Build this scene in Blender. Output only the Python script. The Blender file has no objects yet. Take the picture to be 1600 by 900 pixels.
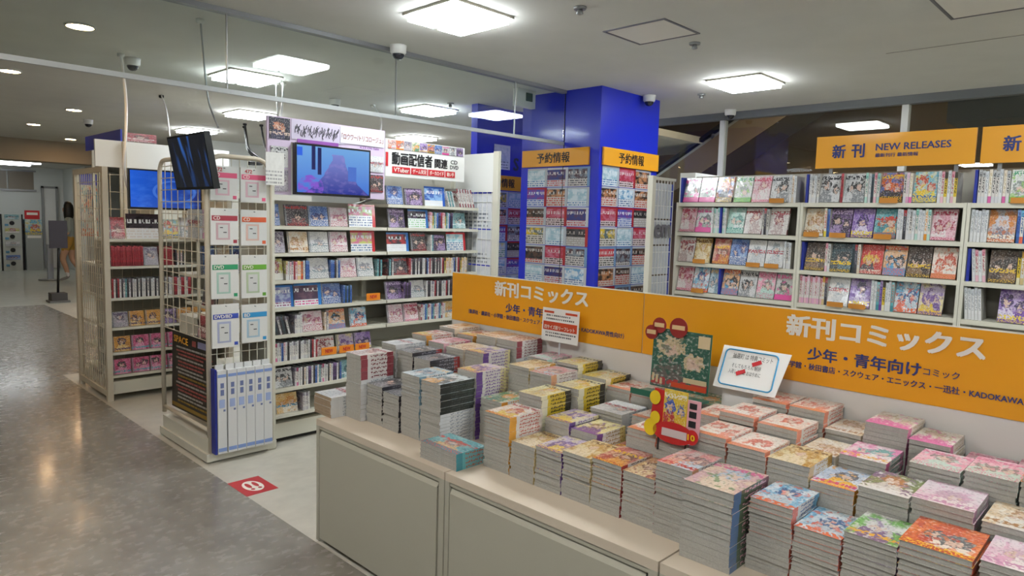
import bpy, math, random
from mathutils import Vector, Matrix
R = random.Random(7)
scene = bpy.context.scene
COL = scene.collection

# ------------------------------------------------------------------ camera, world, exposure
yaw, pitch, roll, FPX, CAMH = 0.771115578, 0.0959435785, 0.0281795, 1079.76, 1.5
fw = Vector((math.cos(yaw)*math.cos(pitch), math.sin(yaw)*math.cos(pitch), -math.sin(pitch)))
rt = Vector((math.sin(yaw), -math.cos(yaw), 0)); up = rt.cross(fw)
rt, up = rt*math.cos(roll)+up*math.sin(roll), up*math.cos(roll)-rt*math.sin(roll)
cam_d = bpy.data.cameras.new('camera'); cam_d.sensor_width = 36; cam_d.lens = FPX/1600*36
cam_d.clip_start = 0.05; cam_d.clip_end = 200
cam = bpy.data.objects.new('camera', cam_d); COL.objects.link(cam)
m = Matrix((rt, up, -fw)).transposed().to_4x4(); m.translation = (0, 0, CAMH)
cam.matrix_world = m
scene.camera = cam
w = bpy.data.worlds.new('world'); scene.world = w; w.use_nodes = True
w.node_tree.nodes['Background'].inputs[0].default_value = (0.8, 0.9, 1, 1)
w.node_tree.nodes['Background'].inputs[1].default_value = 0.02
vs = scene.view_settings
vs.view_transform = 'Standard'; vs.look = 'None'; vs.gamma = 1.0; vs.exposure = -0.04
vs.use_curve_mapping = False
LAMP = 44.0        # emission of the fluorescent panels
WARM = 100.0        # emission of the warm downlights

# ------------------------------------------------------------------ colour and material helpers
def lin(c):
    return c/12.92 if c <= .04045 else ((c+.055)/1.055)**2.4
def hx(s):
    s = s.lstrip('#')
    if len(s) == 3: s = ''.join(ch*2 for ch in s)
    return tuple(lin(int(s[i:i+2], 16)/255) for i in (0, 2, 4)) + (1,)
MATS = {}
def pmat(name, col, rough=.5, metal=0, coat=0, spec=.5, bump=0, bscale=40, var=0, vscale=6, coatr=.1):
    if name in MATS: return MATS[name]
    mt = bpy.data.materials.new(name); mt.use_nodes = True
    nt = mt.node_tree; b = nt.nodes['Principled BSDF']
    c = hx(col) if isinstance(col, str) else col
    b.inputs['Base Color'].default_value = c
    b.inputs['Roughness'].default_value = rough; b.inputs['Metallic'].default_value = metal
    b.inputs['Coat Weight'].default_value = coat; b.inputs['Coat Roughness'].default_value = coatr
    b.inputs['Specular IOR Level'].default_value = spec
    if bump or var:
        tc = nt.nodes.new('ShaderNodeTexCoord')
    if var:
        n = nt.nodes.new('ShaderNodeTexNoise'); n.inputs['Scale'].default_value = vscale; n.inputs['Detail'].default_value = 4
        nt.links.new(tc.outputs['Object'], n.inputs['Vector'])
        r = nt.nodes.new('ShaderNodeValToRGB')
        r.color_ramp.elements[0].position = .3; r.color_ramp.elements[1].position = .7
        r.color_ramp.elements[0].color = tuple(x*(1-var) for x in c[:3])+(1,)
        r.color_ramp.elements[1].color = tuple(min(1, x*(1+var)) for x in c[:3])+(1,)
        nt.links.new(n.outputs['Fac'], r.inputs['Fac']); nt.links.new(r.outputs['Color'], b.inputs['Base Color'])
    if bump:
        n = nt.nodes.new('ShaderNodeTexNoise'); n.inputs['Scale'].default_value = bscale; n.inputs['Detail'].default_value = 3
        nt.links.new(tc.outputs['Object'], n.inputs['Vector'])
        bp = nt.nodes.new('ShaderNodeBump'); bp.inputs['Strength'].default_value = bump; bp.inputs['Distance'].default_value = .01
        nt.links.new(n.outputs['Fac'], bp.inputs['Height']); nt.links.new(bp.outputs['Normal'], b.inputs['Normal'])
    MATS[name] = mt
    return mt
def emat(name, col, strength):
    if name in MATS: return MATS[name]
    mt = bpy.data.materials.new(name); mt.use_nodes = True
    b = mt.node_tree.nodes['Principled BSDF']
    b.inputs['Base Color'].default_value = (.8, .8, .8, 1)
    b.inputs['Emission Color'].default_value = hx(col); b.inputs['Emission Strength'].default_value = strength
    MATS[name] = mt
    return mt

class NT:
    """tiny node-tree writer"""
    def __init__(s, nt): s.nt = nt
    def new(s, t): return s.nt.nodes.new(t)
    def _in(s, sock, v):
        if hasattr(v, 'is_output') or isinstance(v, bpy.types.NodeSocket): s.nt.links.new(v, sock)
        else: sock.default_value = v
    def math(s, op, a, b=0.0, c=None):
        n = s.new('ShaderNodeMath'); n.operation = op
        s._in(n.inputs[0], a); s._in(n.inputs[1], b)
        if c is not None: s._in(n.inputs[2], c)
        return n.outputs[0]
    def mix(s, f, a, b):
        n = s.new('ShaderNodeMix'); n.data_type = 'RGBA'
        s._in(n.inputs[0], f); s._in(n.inputs[6], a); s._in(n.inputs[7], b)
        return n.outputs[2]
    def vec(s, x, y, z=0.0):
        n = s.new('ShaderNodeCombineXYZ')
        s._in(n.inputs[0], x); s._in(n.inputs[1], y); s._in(n.inputs[2], z)
        return n.outputs[0]
    def noise(s, v, scale=1.0, detail=1.0):
        n = s.new('ShaderNodeTexNoise'); s._in(n.inputs['Vector'], v)
        n.inputs['Scale'].default_value = scale; n.inputs['Detail'].default_value = detail
        return n.outputs['Fac']
    def step(s, x, lo, hi):
        n = s.new('ShaderNodeMapRange'); s._in(n.inputs[0], x)
        n.inputs[1].default_value = lo; n.inputs[2].default_value = hi
        return n.outputs[0]
    def rng(s, x, lo, hi):      # 1 inside lo..hi
        return s.math('MULTIPLY', s.math('GREATER_THAN', x, lo), s.math('LESS_THAN', x, hi))
    def uv(s):
        u = s.new('ShaderNodeUVMap'); u.uv_map = 'UVMap'
        sp = s.new('ShaderNodeSeparateXYZ'); s.nt.links.new(u.outputs[0], sp.inputs[0])
        return sp.outputs[0], sp.outputs[1]
    def rand(s):
        return s.new('ShaderNodeObjectInfo').outputs['Random']
    def ell(s, u, v, cx, cy, rx, ry):
        a = s.math('DIVIDE', s.math('SUBTRACT', u, cx), rx); b = s.math('DIVIDE', s.math('SUBTRACT', v, cy), ry)
        q = s.math('ADD', s.math('MULTIPLY', a, a), s.math('MULTIPLY', b, b))
        return s.math('LESS_THAN', q, 1.0)

def make_group(name, cols, floats):
    g = bpy.data.node_groups.new(name, 'ShaderNodeTree')
    for c in cols: g.interface.new_socket(c, in_out='INPUT', socket_type='NodeSocketColor')
    for f in floats: g.interface.new_socket(f, in_out='INPUT', socket_type='NodeSocketFloat')
    g.interface.new_socket('Color', in_out='OUTPUT', socket_type='NodeSocketColor')
    gi = g.nodes.new('NodeGroupInput'); go = g.nodes.new('NodeGroupOutput')
    return g, NT(g), gi.outputs, go.inputs[0]

# printed cover picture: two-tone ground, a loose figure, a title block and a paper band
G_COVER, t, I, O = make_group('cover_print', ['A', 'B', 'Hair', 'Cloth', 'Title', 'Band'], ['TitleV', 'BandH', 'Seed'])
u, v = t.uv(); r = t.math('FRACT', t.math('ADD', t.math('MULTIPLY', t.rand(), 5.0), I['Seed']))
r2 = t.math('FRACT', t.math('MULTIPLY', r, 7.13)); r3 = t.math('FRACT', t.math('MULTIPLY', r, 13.71))
off = t.math('MULTIPLY', r, 60.0)
n1 = t.noise(t.vec(t.math('ADD', t.math('MULTIPLY', u, 2.6), off), t.math('MULTIPLY', v, 3.2)), 1, 3)
c = t.mix(t.step(n1, .44, .56), I['A'], I['B'])
du = t.math('MULTIPLY', t.math('SUBTRACT', t.noise(t.vec(t.math('ADD', t.math('MULTIPLY', u, 7), off), t.math('MULTIPLY', v, 7)), 1, 3), .5), .34)
dv = t.math('MULTIPLY', t.math('SUBTRACT', t.noise(t.vec(t.math('MULTIPLY', u, 7), t.math('ADD', t.math('MULTIPLY', v, 7), off), 9.0), 1, 3), .5), .5)
ud = t.math('ADD', u, du); vd = t.math('ADD', v, dv)
cx = t.math('ADD', .26, t.math('MULTIPLY', r2, .5)); cy = t.math('ADD', .42, t.math('MULTIPLY', r3, .3))
cx2 = t.math('SUBTRACT', 1.05, cx)
c = t.mix(t.ell(ud, vd, cx2, .22, .2, .3), c, I['Band'])
c = t.mix(t.ell(ud, vd, cx2, .5, .17, .15), c, I['Hair'])
c = t.mix(t.ell(ud, vd, cx2, .46, .1, .09), c, (.7, .5, .4, 1))
c = t.mix(t.ell(ud, vd, cx, .1, .33, .36), c, I['Cloth'])
c = t.mix(t.ell(ud, vd, cx, cy, .25, .2), c, I['Hair'])
c = t.mix(t.ell(ud, vd, cx, t.math('SUBTRACT', cy, .05), .13, .11), c, (.72, .5, .4, 1))
c = t.mix(t.ell(ud, vd, cx, t.math('ADD', cy, .08), .16, .07), c, I['Hair'])
n3 = t.noise(t.vec(t.math('MULTIPLY', u, 6), t.math('ADD', t.math('MULTIPLY', v, 7), off), 5.0), 1, 2)
c = t.mix(t.math('MULTIPLY', t.step(n3, .58, .62), .8), c, I['Band'])
c = t.mix(t.math('MULTIPLY', t.step(n3, .42, .38), .7), c, I['A'])
n2 = t.noise(t.vec(t.math('ADD', t.math('MULTIPLY', u, 16), off), t.math('MULTIPLY', v, 19)), 1, 2)
c = t.mix(t.math('MULTIPLY', t.step(n2, .54, .68), .5), c, (.8, .77, .73, 1))
c = t.mix(t.math('MULTIPLY', t.step(n2, .44, .34), .45), c, (.06, .05, .06, 1))
tv = I['TitleV']
tb = t.math('MULTIPLY', t.math('GREATER_THAN', v, tv), t.math('LESS_THAN', v, t.math('ADD', tv, .13)))
nb = t.noise(t.vec(t.math('ADD', t.math('MULTIPLY', u, 13), off), t.math('MULTIPLY', v, 15), 3.0), 1, 0)
c = t.mix(t.math('MULTIPLY', tb, t.math('GREATER_THAN', nb, .47)), c, I['Title'])
bm = t.math('LESS_THAN', v, I['BandH'])
c = t.mix(bm, c, I['Band'])
nb2 = t.noise(t.vec(t.math('ADD', t.math('MULTIPLY', u, 24), off), t.math('MULTIPLY', v, 34), 5.0), 1, 0)
c = t.mix(t.math('MULTIPLY', bm, t.math('GREATER_THAN', nb2, .55)), c, I['Title'])
c = t.mix(.16, c, (.05, .05, .05, 1))
t.nt.links.new(c, O)

# printed spine: ground colour, a row of characters, a publisher block near the foot
G_SPINE, t, I, O = make_group('spine_print', ['A', 'B', 'Title', 'Band'], ['Seed'])
u, v = t.uv(); off = t.math('MULTIPLY', t.math('ADD', t.rand(), I['Seed']), 40.0)
c = t.mix(t.math('GREATER_THAN', v, .8), I['A'], I['B'])
nn = t.noise(t.vec(t.math('MULTIPLY', u, 2.0), t.math('ADD', t.math('MULTIPLY', v, 26), off)), 1, 0)
txt = t.math('MULTIPLY', t.math('MULTIPLY', t.rng(u, .22, .78), t.rng(v, .3, .92)), t.math('GREATER_THAN', nn, .47))
c = t.mix(txt, c, I['Title'])
c = t.mix(t.rng(v, .0, .2), c, I['Band'])
c = t.mix(.12, c, (.05, .05, .05, 1))
t.nt.links.new(c, O)

# printed announcement sheet: coloured edge strip, headline bar, picture, text lines
G_SHEET, t, I, O = make_group('sheet_print', ['Edge', 'A', 'B', 'Ink', 'Paper'], ['Seed'])
u, v = t.uv(); r = t.math('FRACT', t.math('ADD', t.math('MULTIPLY', t.rand(), .5), I['Seed'])); off = t.math('MULTIPLY', r, 70.0)
n1 = t.noise(t.vec(t.math('ADD', t.math('MULTIPLY', u, 4), off), t.math('MULTIPLY', v, 4)), 1, 3)
pic = t.mix(t.step(n1, .42, .58), I['A'], I['B'])
lines = t.math('GREATER_THAN', t.math('FRACT', t.math('MULTIPLY', v, 9)), .5)
nl = t.noise(t.vec(t.math('ADD', t.math('MULTIPLY', u, 16), off), t.math('FLOOR', t.math('MULTIPLY', v, 9))), 1, 0)
text = t.mix(t.math('MULTIPLY', lines, t.math('GREATER_THAN', nl, .46)), I['Paper'], I['Ink'])
split = t.math('ADD', .22, t.math('MULTIPLY', t.math('FRACT', t.math('MULTIPLY', r, 5.3)), .35))
c = t.mix(t.math('GREATER_THAN', v, split), text, pic)
c = t.mix(t.math('MULTIPLY', t.rng(v, .62, .78), t.math('GREATER_THAN', nl, .5)), c, I['Paper'])
c = t.mix(t.math('GREATER_THAN', u, .88), c, I['Edge'])
c = t.mix(t.math('GREATER_THAN', v, .9), c, I['Edge'])
t.nt.links.new(c, O)

def gmat(name, group, cols, floats, rough=.35, coat=.5, bump=.12, coatr=.12):
    if name in MATS: return MATS[name]
    mt = bpy.data.materials.new(name); mt.use_nodes = True
    nt = mt.node_tree; b = nt.nodes['Principled BSDF']
    g = nt.nodes.new('ShaderNodeGroup'); g.node_tree = group
    for k, x in cols.items(): g.inputs[k].default_value = hx(x)
    for k, x in floats.items(): g.inputs[k].default_value = x
    nt.links.new(g.outputs[0], b.inputs['Base Color'])
    b.inputs['Roughness'].default_value = rough; b.inputs['Coat Weight'].default_value = coat
    b.inputs['Coat Roughness'].default_value = coatr
    if bump:
        tc = nt.nodes.new('ShaderNodeTexCoord'); n = nt.nodes.new('ShaderNodeTexNoise')
        n.inputs['Scale'].default_value = 22; n.inputs['Detail'].default_value = 1
        oi = nt.nodes.new('ShaderNodeObjectInfo'); va = nt.nodes.new('ShaderNodeVectorMath'); va.operation = 'ADD'
        nt.links.new(tc.outputs['Object'], va.inputs[0]); nt.links.new(oi.outputs['Location'], va.inputs[1])
        nt.links.new(va.outputs[0], n.inputs['Vector'])
        bp = nt.nodes.new('ShaderNodeBump'); bp.inputs['Strength'].default_value = bump; bp.inputs['Distance'].default_value = .02
        nt.links.new(n.outputs['Fac'], bp.inputs['Height']); nt.links.new(bp.outputs['Normal'], b.inputs['Coat Normal'])
    MATS[name] = mt
    return mt

# palettes: description, A, B, hair, cloth, title, band, (title position, band height)
PAL = {
 'bluewhite': ('blue and white', 'dfe6ea', '6fb3d6', '2b5f94', 'b9c6cf', 'e06a3a', 'e2674c', .02, .02),
 'pinkteal': ('pink and teal', 'f0d3da', 'e77fb0', '4fa29a', 'f3ece6', 'f0b01e', 'e05a9c', .1, .0),
 'orange': ('orange', 'ea7a34', 'd85c2a', '5c6a70', 'f2e3d6', 'f4c326', 'c23b2a', .02, .12),
 'greenwhite': ('green and white', 'e8e6e2', '6fb04a', 'd8d5d2', '7b5a86', 'f0b01e', '8d6a9c', .12, .0),
 'gold': ('gold and cream', 'e5d4a4', 'b9892f', 'c49a45', 'ead9b7', '7a5522', 'd9c28b', .8, .0),
 'cream': ('cream and coral', 'efe3d6', 'f0d6c6', 'c9573d', 'f3eadf', 'cc7a2e', 'e9896b', .02, .16),
 'palepink': ('pale pink', 'ecdbe0', 'e7c6d6', 'cfa9bd', 'f2e8e6', 'c98bb0', 'e2a8c6', .06, .0),
 'pinkmint': ('pink and mint', 'ee9fb8', 'f2c3cf', '8a7a78', 'bfe0d4', 'd46c8f', 'bfe0d4', .8, .2),
 'purplecream': ('cream and purple', 'e6d9a0', 'd9c77c', '9a7a3a', '6f4a86', '7a4a92', '7a4a92', .02, .08),
 'red': ('red and brown', 'b8504a', 'd9a58c', '7a4a36', 'e09a3a', 'f2c02a', 'a83232', .6, .1),
 'brown': ('brown and gold', 'b07a46', 'd3a468', '6b3f25', 'e2c79a', 'f0d9a8', '8f2f2c', .5, .0),
 'violet': ('violet and yellow', 'c9b7d6', 'e6d9a0', '7b5a9a', 'e2c24a', 'f0c23a', '6d4a92', .02, .1),
 'dark': ('dark grey', '4a4a52', '75757c', '26262c', '8a8a90', 'c8c8c8', '3a3a42', .75, .1),
 'redwhite': ('white and maroon', 'ece6e2', 'd7cfcb', '8a2f3a', 'c0a9a6', 'a83a44', 'e6dfda', .75, .0),
 'slateblue': ('slate blue', 'c3d2d8', '8fb0c0', '4a6a80', 'dfe8ea', 'e0b060', '7d9fb0', .8, .0),
 'blackgreen': ('orange-white dark-spined', 'd7dde0', 'a7c0cc', '4c6a72', 'd79a3c', 'dfe8ea', '2b2f2c', .8, .0),
 'white': ('white', 'e9e9e8', 'dfe2e4', '9aa6ae', 'cfd4d8', 'a83a4a', 'e4e6e8', .5, .0),
 'yellow': ('yellow and black', 'e7dfae', 'd9d2a0', 'e2b020', 'cbb98a', '2a2620', 'd8b92c', .8, .0),
 'greenorange': ('green and orange', '5a9a6a', 'cfd2c0', 'e0952e', '3f7a5c', 'f0e6d0', 'e0952e', .8, .0),
 'redtext': ('red-lettered white', 'ece4de', 'd9cbbf', 'b8463a', 'e0c24a', 'a83232', 'e0a03a', .8, .1),
 'rosegrey': ('rose and grey', 'd98a8a', 'c8c0bc', '8a6a6a', 'b8ccd8', 'c0392b', 'd8a07a', .05, .0),
 'mag': ('magenta and cream', 'efe9dc', 'e7dccb', 'c8b48a', 'd64c96', 'd64c96', 'e06aa8', .02, .1),
 'blueyel': ('blue-pink-yellow', 'b8cbe4', 'dfe6ef', '5a5a66', 'f0b92a', 'd83a80', 'f0a81e', .1, .05),
 'framed': ('white-framed purple', '8a6a8c', '7c8a4a', 'b5763a', 'd9d2c8', 'eceae6', 'eceae6', .1, .1),
 'cyanred': ('turquoise and rust', '5fb0b8', '8cc4c8', 'b5583a', 'e0b87a', 'd6453a', '3a8c98', .6, .2),
 'tan': ('tan and white', 'e0c39a', 'efe6d8', 'b98a5a', 'e6e0d8', 'a8743a', 'e8dac2', .1, .0),
 'bw': ('black and white', 'dcdcdc', 'bdbfc0', '2a2a2e', '8f9296', '3a3a40', 'd9d9da', .8, .0),
 'bwpink': ('pink-banded grey', 'cfd0cf', 'b3b8b6', '33363a', '8a9a8e', 'e04a9a', 'd83f92', .8, .2),
 'pumpkin': ('orange and blue', '5a6fb0', 'd8743a', 'd8642a', '3a3a44', 'f0c23a', '3a2f2c', .8, .2),
 'cyanyel': ('cyan and yellow', '6fb8cc', 'd8dcc8', 'c8503a', 'f0c82a', '2a6ab0', 'e8d24a', .1, .15),
 'darkbrown': ('dark brown', '4f4038', '6f5a4c', '2a2220', '8a6a4a', 'e0b93a', '3a2a26', .3, .1),
 'darkblue': ('dark teal and yellow', '2f4650', '46646e', '1e2a30', '5a7a86', 'f0c820', '26343a', .25, .1),
 'redblond': ('red and yellow', 'd83f3a', 'e04a40', 'e8bf4a', '4a4a50', 'e8d8c8', 'c23a34', .02, .1),
 'peachblue': ('peach and blue', 'e0a87a', 'efc49a', '2f2a2c', 'e2cbb8', 'e05a3a', '4a9ac8', .85, .25),
 'purple': ('purple', '8a6ab8', 'b8a0d0', '3a2a5c', 'e0d4ec', 'e8d04a', '6a3a9c', .1, .1),
 'rosewhite': ('rose and white', 'e8d4d6', 'd99aa8', 'a83a52', 'f0e8e6', 'c23a5a', 'e8b8c4', .8, .1),
 'mint': ('mint and white', 'cfe2da', '9accc0', '4a8a80', 'e8efec', '3a9a8a', 'b8dcd0', .1, .15),
 'silver': ('silver and orange', 'd98a3a', 'bdbcc4', 'cfccd4', '8a8490', 'e8e0d0', 'd0703a', .1, .1),
 'greengrey': ('green-titled white', 'e2e4de', 'd4d8d0', '8a928c', 'c0c6be', '3a9a6a', '8cc24a', .82, .18),
 'mixed': ('beige and pink', 'dcbfa6', 'cfa4aa', 'a8bcd0', 'e4cfb8', 'd05a8a', '5a8a4a', .82, .0),
 'cdpurple': ('purple and black', '5a3f70', '8f6fa8', '2a2030', 'a88fc0', 'd0b8e0', '3a2a48', .8, .0),
 'cddark': ('dark', '38343c', '5c5058', '1c1a20', '8a4a4a', 'c84040', '2a262c', .8, .1),
 'cdwhite': ('white', 'e6e4e2', 'd6d6d8', '9a9aa4', 'c8ccd0', '7a8a90', 'e0dedc', .3, .3),
 'cdpink': ('pale pink', 'e8d8dc', 'dfb8c4', 'b05a7a', 'efe6e6', 'b03a5a', 'e6e2e0', .2, .3),
 'cdblue': ('blue', '3f6ab8', '7a9ad0', '2a3a7a', 'a8c0e0', 'e6e8ee', '2f5a9c', .2, .3),
 'cdorange': ('orange', 'e0b060', 'e8c88a', 'd8903a', 'efe6d6', '4a90b8', 'e2c090', .3, .0),
 'cdgrey': ('grey and mauve', 'b0a8b0', '8a8490', '5a4a60', 'c8b8c8', '6a5a7a', 'd0ccd0', .8, .3),
 'cdteal': ('teal', '8ab8bc', '5a949c', '2f5a62', 'c0d8da', 'e6f0f0', '6aa0a6', .2, .0),
 'cdred': ('red', 'b02f3a', 'c8505a', '6a1a24', 'd89a9a', 'f0e0d8', '8a2430', .3, .1),
 'cdpinkcard': ('hot pink', 'd85a8a', 'b83a6a', '2a2a30', 'e8a0c0', '4ab0c0', 'e07aa4', .1, .0),
 'cdamber': ('amber', 'e0a03a', 'c8862a', '3a2a4a', 'e8c88a', '4a3a6a', 'd8983a', .1, .0),
 'cdgreen': ('olive and pink', 'b8b83a', 'd8c88a', 'a83a5a', '7a4a5a', 'e8e0d0', 'e6e4e0', .2, .3),
}
def cover(p):
    d = PAL[p]
    return gmat('cover_'+p, G_COVER, dict(A=d[1], B=d[2], Hair=d[3], Cloth=d[4], Title=d[5], Band=d[6]), dict(TitleV=d[7], BandH=d[8], Seed=(hash_s(p) % 97)/97.0))
def hash_s(s):
    h = 7
    for ch in s: h = (h*31+ord(ch)) % 100003
    return h
SPINE = {'mixed': ('3f5a3c', '7a4a58', 'd8a0b0', '4a70a0'), 'redwhite': ('e6e0dc', '8f3a44', '7a2430', '9a4650'), 'blackgreen': ('2c302d', '343a36', '4a524c', '2a2e2b'), 'yellow': ('d8b92c', '3a3428', '2a2620', 'e6dfc0'),
         'dark': ('3c3c44', 'a83232', '8a8a94', '2c2c34'), 'white': ('e6e6e6', 'd0d4d8', '9aa0a6', 'e0e0e0')}
def spine(p):
    d = PAL[p]; s = SPINE.get(p)
    if not s: s = ('e2ddd6' if p not in ('darkbrown', 'darkblue', 'cddark', 'cdpurple', 'cdred', 'cdblue', 'cdteal', 'orange', 'purple', 'cyanred', 'mag') else d[1], d[2], d[3], d[6])
    return gmat('spine_'+p, G_SPINE, dict(A=s[0], B=s[1], Title=s[2], Band=s[3]), dict(Seed=(hash_s(p) % 53)/53.0), bump=.06)
M_PAGE = pmat('paper_edges', '#a9a69e', .7, var=.1, vscale=220)
M_PAGE2 = pmat('paper_edges_aged', '#a08c74', .8, var=.12, vscale=200)
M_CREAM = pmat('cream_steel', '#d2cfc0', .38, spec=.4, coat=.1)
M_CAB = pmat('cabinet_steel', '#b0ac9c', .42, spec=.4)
M_TOP = pmat('table_laminate', '#cbbdaa', .4)
M_POST = pmat('beige_steel', '#cbc1ad', .42)
M_WHITE = pmat('white_board', '#e4e4e0', .5)
M_CARD = pmat('white_card', '#e8e6e2', .6)
M_BLACK = pmat('black_plastic', '#101012', .4)
M_DARK = pmat('dark_gap', '#2a2926', .7)
M_ORANGE = pmat('orange_banner', '#eba114', .4, coat=.25, bump=.05, bscale=3)
M_ORANGE2 = pmat('orange_sign', '#e8a222', .4, coat=.3)
M_NAVY = pmat('navy_print', '#2f3a78', .5)
M_INK = pmat('black_print', '#1c1c1e', .5)
M_RED = pmat('red_print', '#c0242c', .45)
M_REDO = pmat('vermilion_print', '#c8451f', .5)
M_WPRINT = pmat('white_print', '#ece8de', .5)
M_BLUE = pmat('blue_panel', '#1c2cc0', .32, coat=.3)
M_STEEL = pmat('grey_steel', '#9a9c9c', .35, metal=.6)
M_DIV = pmat('blue_divider', '#20308f', .4)
M_CABLE = pmat('white_cable', '#d8d8d6', .5)

# ------------------------------------------------------------------ mesh helpers
class MB:
    def __init__(s): s.v = []; s.f = []; s.m = []; s.uv = []; s.sm = []
    def quad(s, a, b, c, d, m=0, uv=((0, 0), (1, 0), (1, 1), (0, 1)), sm=False):
        n = len(s.v); s.v += [a, b, c, d]; s.f.append((n, n+1, n+2, n+3)); s.m.append(m); s.uv.append(uv); s.sm.append(sm)
    def box(s, x0, x1, y0, y1, z0, z1, m=0, front=None, spine=None, M=None):
        P = [(x, y, z) for z in (z0, z1) for y in (y0, y1) for x in (x0, x1)]
        if M is not None: P = [tuple(M @ Vector(p)) for p in P]
        n = len(s.v); s.v += P
        # -y front, +x right, +y back, -x left, +z top, -z bottom ; uv upright on sides
        for idx, fc in enumerate(((0, 1, 5, 4), (1, 3, 7, 5), (3, 2, 6, 7), (2, 0, 4, 6), (4, 5, 7, 6), (2, 3, 1, 0))):
            s.f.append(tuple(n+i for i in fc)); s.uv.append(((0, 0), (1, 0), (1, 1), (0, 1))); s.sm.append(False)
            mm = m
            if idx == 0 and front is not None: mm = front
            if idx == 1 and spine is not None: mm = spine
            s.m.append(mm)
        return s
    def tube(s, pts, r, n=8, m=0, cap=True, closed=False):
        pts = [Vector(p) for p in pts]; base = len(s.v); K = len(pts)
        for i, p in enumerate(pts):
            d = (pts[min(i+1, K-1)]-pts[max(i-1, 0)])
            d = d.normalized() if d.length > 1e-9 else Vector((0, 0, 1))
            a = d.orthogonal().normalized() if i == 0 else (a-d*a.dot(d)).normalized()
            b = d.cross(a); rr = r[i] if isinstance(r, (list, tuple)) else r
            for k in range(n):
                an = 2*math.pi*k/n; s.v.append(tuple(p+a*math.cos(an)*rr+b*math.sin(an)*rr))
        for i in range(K-1):
            for k in range(n):
                k2 = (k+1) % n
                s.f.append((base+i*n+k, base+i*n+k2, base+(i+1)*n+k2, base+(i+1)*n+k)); s.m.append(m); s.uv.append(((0, 0), (1, 0), (1, 1), (0, 1))); s.sm.append(n > 5)
        if cap:
            for fc in (tuple(base+k for k in range(n))[::-1], tuple(base+(K-1)*n+k for k in range(n))):
                s.f.append(fc); s.m.append(m); s.uv.append(tuple((0, 0) for _ in fc)); s.sm.append(False)
        return s
    def lathe(s, c, prof, n=20, m=0, axis='z', cap=True):
        pts = []; rs = []
        base = len(s.v)
        for (rad, h) in prof:
            for k in range(n):
                an = 2*math.pi*k/n
                if axis == 'z': p = (c[0]+rad*math.cos(an), c[1]+rad*math.sin(an), c[2]+h)
                elif axis == 'x': p = (c[0]+h, c[1]+rad*math.cos(an), c[2]+rad*math.sin(an))
                else: p = (c[0]-rad*math.cos(an), c[1]+h, c[2]+rad*math.sin(an))
                s.v.append(p)
        for i in range(len(prof)-1):
            for k in range(n):
                k2 = (k+1) % n
                s.f.append((base+i*n+k, base+i*n+k2, base+(i+1)*n+k2, base+(i+1)*n+k)); s.m.append(m); s.uv.append(((0, 0),)*4); s.sm.append(True)
        if cap:
            for fc in (tuple(base+k for k in range(n))[::-1], tuple(base+(len(prof)-1)*n+k for k in range(n))):
                s.f.append(fc); s.m.append(m); s.uv.append(tuple((0, 0) for _ in fc)); s.sm.append(False)
        return s
    def mesh(s, name, mats, off=(0, 0, 0)):
        me = bpy.data.meshes.new(name)
        me.from_pydata([(p[0]-off[0], p[1]-off[1], p[2]-off[2]) for p in s.v], [], s.f)
        for mt in mats: me.materials.append(mt)
        me.polygons.foreach_set('material_index', s.m)
        me.polygons.foreach_set('use_smooth', s.sm)
        uvl = me.uv_layers.new(name='UVMap')
        flat = []
        for q, fc in zip(s.uv, s.f):
            for i in range(len(fc)): flat += q[i] if i < len(q) else (0, 0)
        uvl.data.foreach_set('uv', flat)
        me.update()
        return me

def setp(o, label=None, cat=None, group=None, kind=None):
    if label: o['label'] = label
    if cat: o['category'] = cat
    if group: o['group'] = group
    if kind: o['kind'] = kind
    return o
def place(name, me, parent=None, loc=(0, 0, 0), rot=None):
    o = bpy.data.objects.new(name, me); COL.objects.link(o)
    o.location = loc
    if rot: o.rotation_euler = rot
    if parent: o.parent = parent
    return o
WL = {}       # root name -> world location (roots are unrotated)
def root(name, loc, label, cat, group=None, kind=None):
    o = place(name, None, None, loc); setp(o, label, cat, group, kind)
    WL[o.name] = Vector(loc)
    return o
def rloc(p):
    return WL.get(p.name, Vector((0, 0, 0)))
def build(name, mb, mats, parent=None, kind=None, label=None, cat=None, group=None):
    """mb in world coordinates"""
    if not isinstance(mats, (list, tuple)): mats = [mats]
    if parent is None:
        xs = [p[0] for p in mb.v]; ys = [p[1] for p in mb.v]; zs = [p[2] for p in mb.v]
        off = Vector(((min(xs)+max(xs))/2, (min(ys)+max(ys))/2, min(zs)))
        o = place(name, mb.mesh(name, mats, off), None, off); WL[o.name] = off
    else:
        off = rloc(parent); o = place(name, mb.mesh(name, mats, off), parent); WL[o.name] = off
    return setp(o, label, cat, group, kind)
def bx(x0, x1, y0, y1, z0, z1): return MB().box(x0, x1, y0, y1, z0, z1)

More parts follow.
